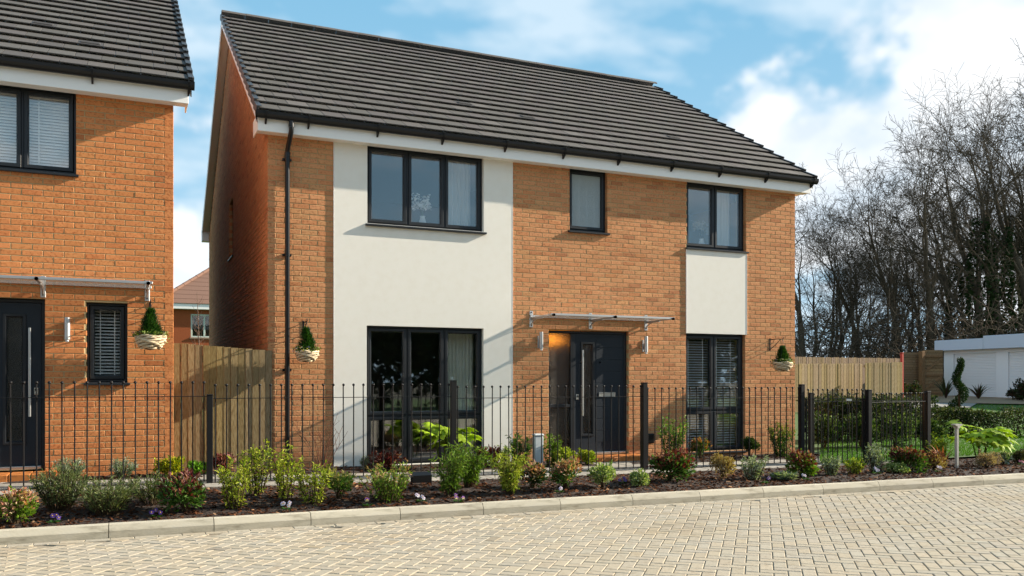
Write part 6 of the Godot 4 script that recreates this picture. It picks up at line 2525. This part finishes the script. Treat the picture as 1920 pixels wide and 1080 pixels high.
# ---------------------------------------------------------------- bare winter trees
func grow(tr: MB, tw: MB, p: Vector3, d: Vector3, l: float, r: float, lvl: int) -> void:
	var segs := 7 if lvl == 0 else 5 if lvl < 3 else 3
	var pts := PackedVector3Array([p])
	var rr := PackedFloat32Array([r])
	var dirs := [d]
	var q := p
	var dir := d
	for k in segs:
		dir = (dir + rdir() * [0.16, 0.30, 0.36, 0.42, 0.42][lvl] + Vector3(0, [0.06, 0.14, 0.10, 0.05, 0.0][lvl], 0)).normalized()
		q += dir * l / segs
		pts.append(q)
		dirs.append(dir)
		rr.append(maxf(r * (1.0 - [0.93, 0.86, 0.75, 0.6, 0.5][lvl] * (k + 1) / segs), 0.006))
	var mb := tr if lvl < 2 else tw
	mb.tube(pts, rr, [8, 6, 4, 3, 3][lvl], false)
	if lvl >= 4:
		return
	var kids: int = [9, 5, 5, 4][lvl]
	for k in kids:
		var s := lerpf(0.10 if lvl == 0 else 0.3, 1.0, (k + rng.randf()) / kids)
		var i := mini(int(s * segs), segs - 1)
		var b := pts[i].lerp(pts[i + 1], s * segs - i)
		var base: Vector3 = dirs[i + 1]
		var side := base.cross(rdir()).normalized()
		var nd := (base + side * rng.randf_range(0.5, 1.15)).normalized()
		var nr: float = lerpf(rr[i], rr[i + 1], 0.5) * rng.randf_range(0.45, 0.72)
		var share: float = [rng.randf_range(0.26, 0.48) * (1.35 - 0.5 * s), rng.randf_range(0.4, 0.62), rng.randf_range(0.42, 0.6), rng.randf_range(0.4, 0.6)][lvl]
		grow(tr, tw, b, nd, l * share, maxf(nr, 0.007), lvl + 1)


# a bare tree h metres tall on a bole of radius r that leans by lean
func tree_kind(sd: int, h: float, r: float, lean: Vector3, bole: float) -> Array:
	rng.seed = sd
	var tr := MB.new()
	var tw := MB.new()
	tr.col = Color(0.085, 0.068, 0.048)
	tw.col = Color(0.066, 0.052, 0.038)
	# buttressed foot, then the bole
	var top := lean * bole + Vector3(0, bole, 0)
	tr.tube(PackedVector3Array([Vector3(0, -0.3, 0), Vector3(0, 0.25, 0), top * 0.5 + rdir() * 0.1, top]), PackedFloat32Array([r * 1.6, r * 1.15, r * 0.98, r * 0.9]), 9, false)
	grow(tr, tw, top, (lean + Vector3.UP).normalized(), (h - bole) * 0.8, r * 0.9, 0)
	if sd % 2 == 1:
		grow(tr, tw, top * 0.72, (lean * 0.5 + Vector3(rng.randf_range(-0.5, 0.5), 1, rng.randf_range(-0.5, 0.5))).normalized(), (h - bole) * 0.7, r * 0.62, 0)
	# bring the crown to the wanted height
	var high := 0.1
	for p in tw.v:
		high = maxf(high, p.y)
	for mb in [tr, tw]:
		for k in mb.v.size():
			mb.v[k] *= h / high
	return [tr.done(), tw.done()]


func build_woods() -> void:
	var kinds := []
	kinds.append(tree_kind(101, 12.0, 0.19, Vector3(0.05, 0, 0.0), 2.4))
	kinds.append(tree_kind(102, 12.0, 0.17, Vector3(-0.26, 0, 0.05), 3.0))
	kinds.append(tree_kind(103, 11.5, 0.125, Vector3(0.08, 0, 0.1), 3.4))
	kinds.append(tree_kind(104, 13.0, 0.21, Vector3(-0.04, 0, -0.05), 2.6))
	kinds.append(tree_kind(105, 10.5, 0.10, Vector3(0.16, 0, 0.0), 2.6))
	rng.seed = 606
	# side (metres per metre ahead), depth, kind, scale: two uneven rows and a thin third one
	var spots := [[0.337, 46, 0, 1.05], [0.364, 48, 4, 1.0], [0.377, 55, 2, 1.05], [0.391, 47, 2, 0.9], [0.415, 48, 1, 0.86], [0.428, 57, 4, 1.15], [0.437, 46, 2, 0.95], [0.462, 49, 1, 0.98], [0.476, 55, 0, 1.05], [0.492, 47, 1, 1.0], [0.517, 50, 3, 0.98], [0.533, 56, 4, 1.3], [0.546, 48, 0, 1.22], [0.561, 60, 1, 1.2], [0.573, 48, 3, 1.14], [0.588, 53, 2, 1.35], [0.604, 48, 0, 1.30], [0.620, 52, 3, 1.22], [0.640, 50, 1, 1.25], [0.662, 54, 2, 1.3], [0.690, 50, 3, 1.1], [0.725, 52, 0, 1.2], [0.512, 74, 0, 1.1], [0.598, 72, 1, 1.2], [0.348, 58, 2, 1.0], [0.371, 62, 4, 1.1], [0.397, 60, 2, 1.1], [0.409, 58, 4, 1.0], [0.444, 60, 2, 1.05], [0.457, 62, 4, 1.2], [0.485, 61, 2, 1.05], [0.499, 63, 4, 1.25], [0.526, 62, 2, 1.1], [0.552, 64, 4, 1.2]]
	var words := ["spreading bare tree", "left-leaning bare tree", "slim bare tree", "thick-trunked bare tree", "thin right-leaning bare tree"]
	spots.sort_custom(func(a, b): return a[0] < b[0])
	var k := 0
	for s in spots:
		var p := from_view(s[0], s[1])
		var place := "by the house corner" if s[0] < 0.36 else "above the pale timber fence" if s[0] < 0.44 else "above the brown fence" if s[0] < 0.5 else "behind the white building" if s[0] < 0.6 else "beyond the right edge"
		var row := "front row" if s[1] < 52 else "middle row" if s[1] < 70 else "far row"
		var nth := ["first", "second", "third", "fourth", "fifth", "sixth", "seventh", "eighth", "ninth", "tenth"]
		var key := "%s %s" % [place, row]
		var c: int = used.get(key, 0)
		used[key] = c + 1
		var t := thing("bare_tree", "%s, %s in the %s %s" % [words[s[2]], nth[c], row, place], "tree", p, rng.randf_range(-0.35, 0.35), "bare winter trees of the wood")
		t.scale = Vector3.ONE * s[3] * lerpf(1.06, 1.26, clampf((s[0] - 0.42) / 0.14, 0, 1))
		part(t, "trunk", kinds[s[2]][0], M.bark)
		part(t, "crown", kinds[s[2]][1], M.bark)
		if s[0] in [0.517, 0.546, 0.573, 0.588]:
			var iv := MB.new()
			for j in 1500:
				var y := pow(rng.randf(), 1.2) * 6.5
				var a := rng.randf() * TAU
				var rad := 0.42 * (1.0 - y / 14.0) * rng.randf_range(0.8, 1.25)
				iv.col = pick([Color(0.02, 0.04, 0.012), Color(0.03, 0.05, 0.018)])
				iv.leaf(Vector3(cos(a) * rad, y, sin(a) * rad), (Vector3(cos(a), -0.3, sin(a)) + rdir() * 0.6).normalized(), rdir(), 0.14, 0.12)
			part(t, "ivy", iv, M.dark_leaf)
		k += 1
	# tangle of brushwood along the edge of the wood
	for j in 3:
		var br := MB.new()
		var x0: float = [0.325, 0.42, 0.52][j]
		for i in 2300:
			var p := from_view(x0 + rng.randf() * 0.11, rng.randf_range(43.0, 62.0))
			p.y += pow(rng.randf(), 1.6) * 4.2
			var e := p + Vector3(rng.randf_range(-1.5, 1.5), rng.randf_range(-0.4, 1.6), rng.randf_range(-1.5, 1.5))
			var b := rng.randf_range(0.6, 1.4)
			br.col = Color(0.10 * b, 0.08 * b, 0.06 * b)
			br.tube(PackedVector3Array([p, p.lerp(e, 0.5) + rdir() * 0.3, e]), PackedFloat32Array([0.022, 0.016, 0.009]), 3, false)
		var o := part(self, numbered("undergrowth"), br, M.bark)
		o.set_meta("kind", "stuff")
		tag(o, ["tangled brown undergrowth below the trees by the house corner", "tangled brown undergrowth above the timber fences", "tangled brown undergrowth behind the white building"][j], "undergrowth")


# ---------------------------------------------------------------- across the street, mirrored in the panes
func build_opposite() -> void:
	rng.seed = 515
	var v := MB.new()
	v.box(Vector3(-60, -0.02, 19.0), Vector3(60, 0.10, 45.0))
	structure("grass_verge", v, M.lawn)
	var dk := [Color(0.022, 0.04, 0.014), Color(0.035, 0.06, 0.02)]
	hedge("hedge", "tall dark hedge across the street, behind the viewer", [Vector3(-24, 0.1, 27), Vector3(0, 0.1, 26.5), Vector3(30, 0.1, 28)], 2.6, 6.4, 64000, [Color(0.03, 0.05, 0.02), Color(0.045, 0.06, 0.025)], 0.55)
	var kk := [tree_kind(104, 12.0, 0.26, Vector3(-0.04, 0, -0.05), 3.0), tree_kind(102, 11.0, 0.21, Vector3(-0.22, 0, 0.05), 3.0)]
	for j in 9:
		var t := thing("bare_tree", "bare tree across the street, number %s along the verge behind the viewer" % ["one", "two", "three", "four", "five", "six", "seven", "eight", "nine"][j], "tree", Vector3(-18.0 + j * 4.6 + rng.randf_range(-1, 1), 0.1, rng.randf_range(29, 35)), rng.randf() * TAU, "bare trees across the street")
		t.scale = Vector3.ONE * rng.randf_range(0.6, 0.8)
		part(t, "trunk", kk[j % 2][0], M.bark)
		part(t, "crown", kk[j % 2][1], M.bark)
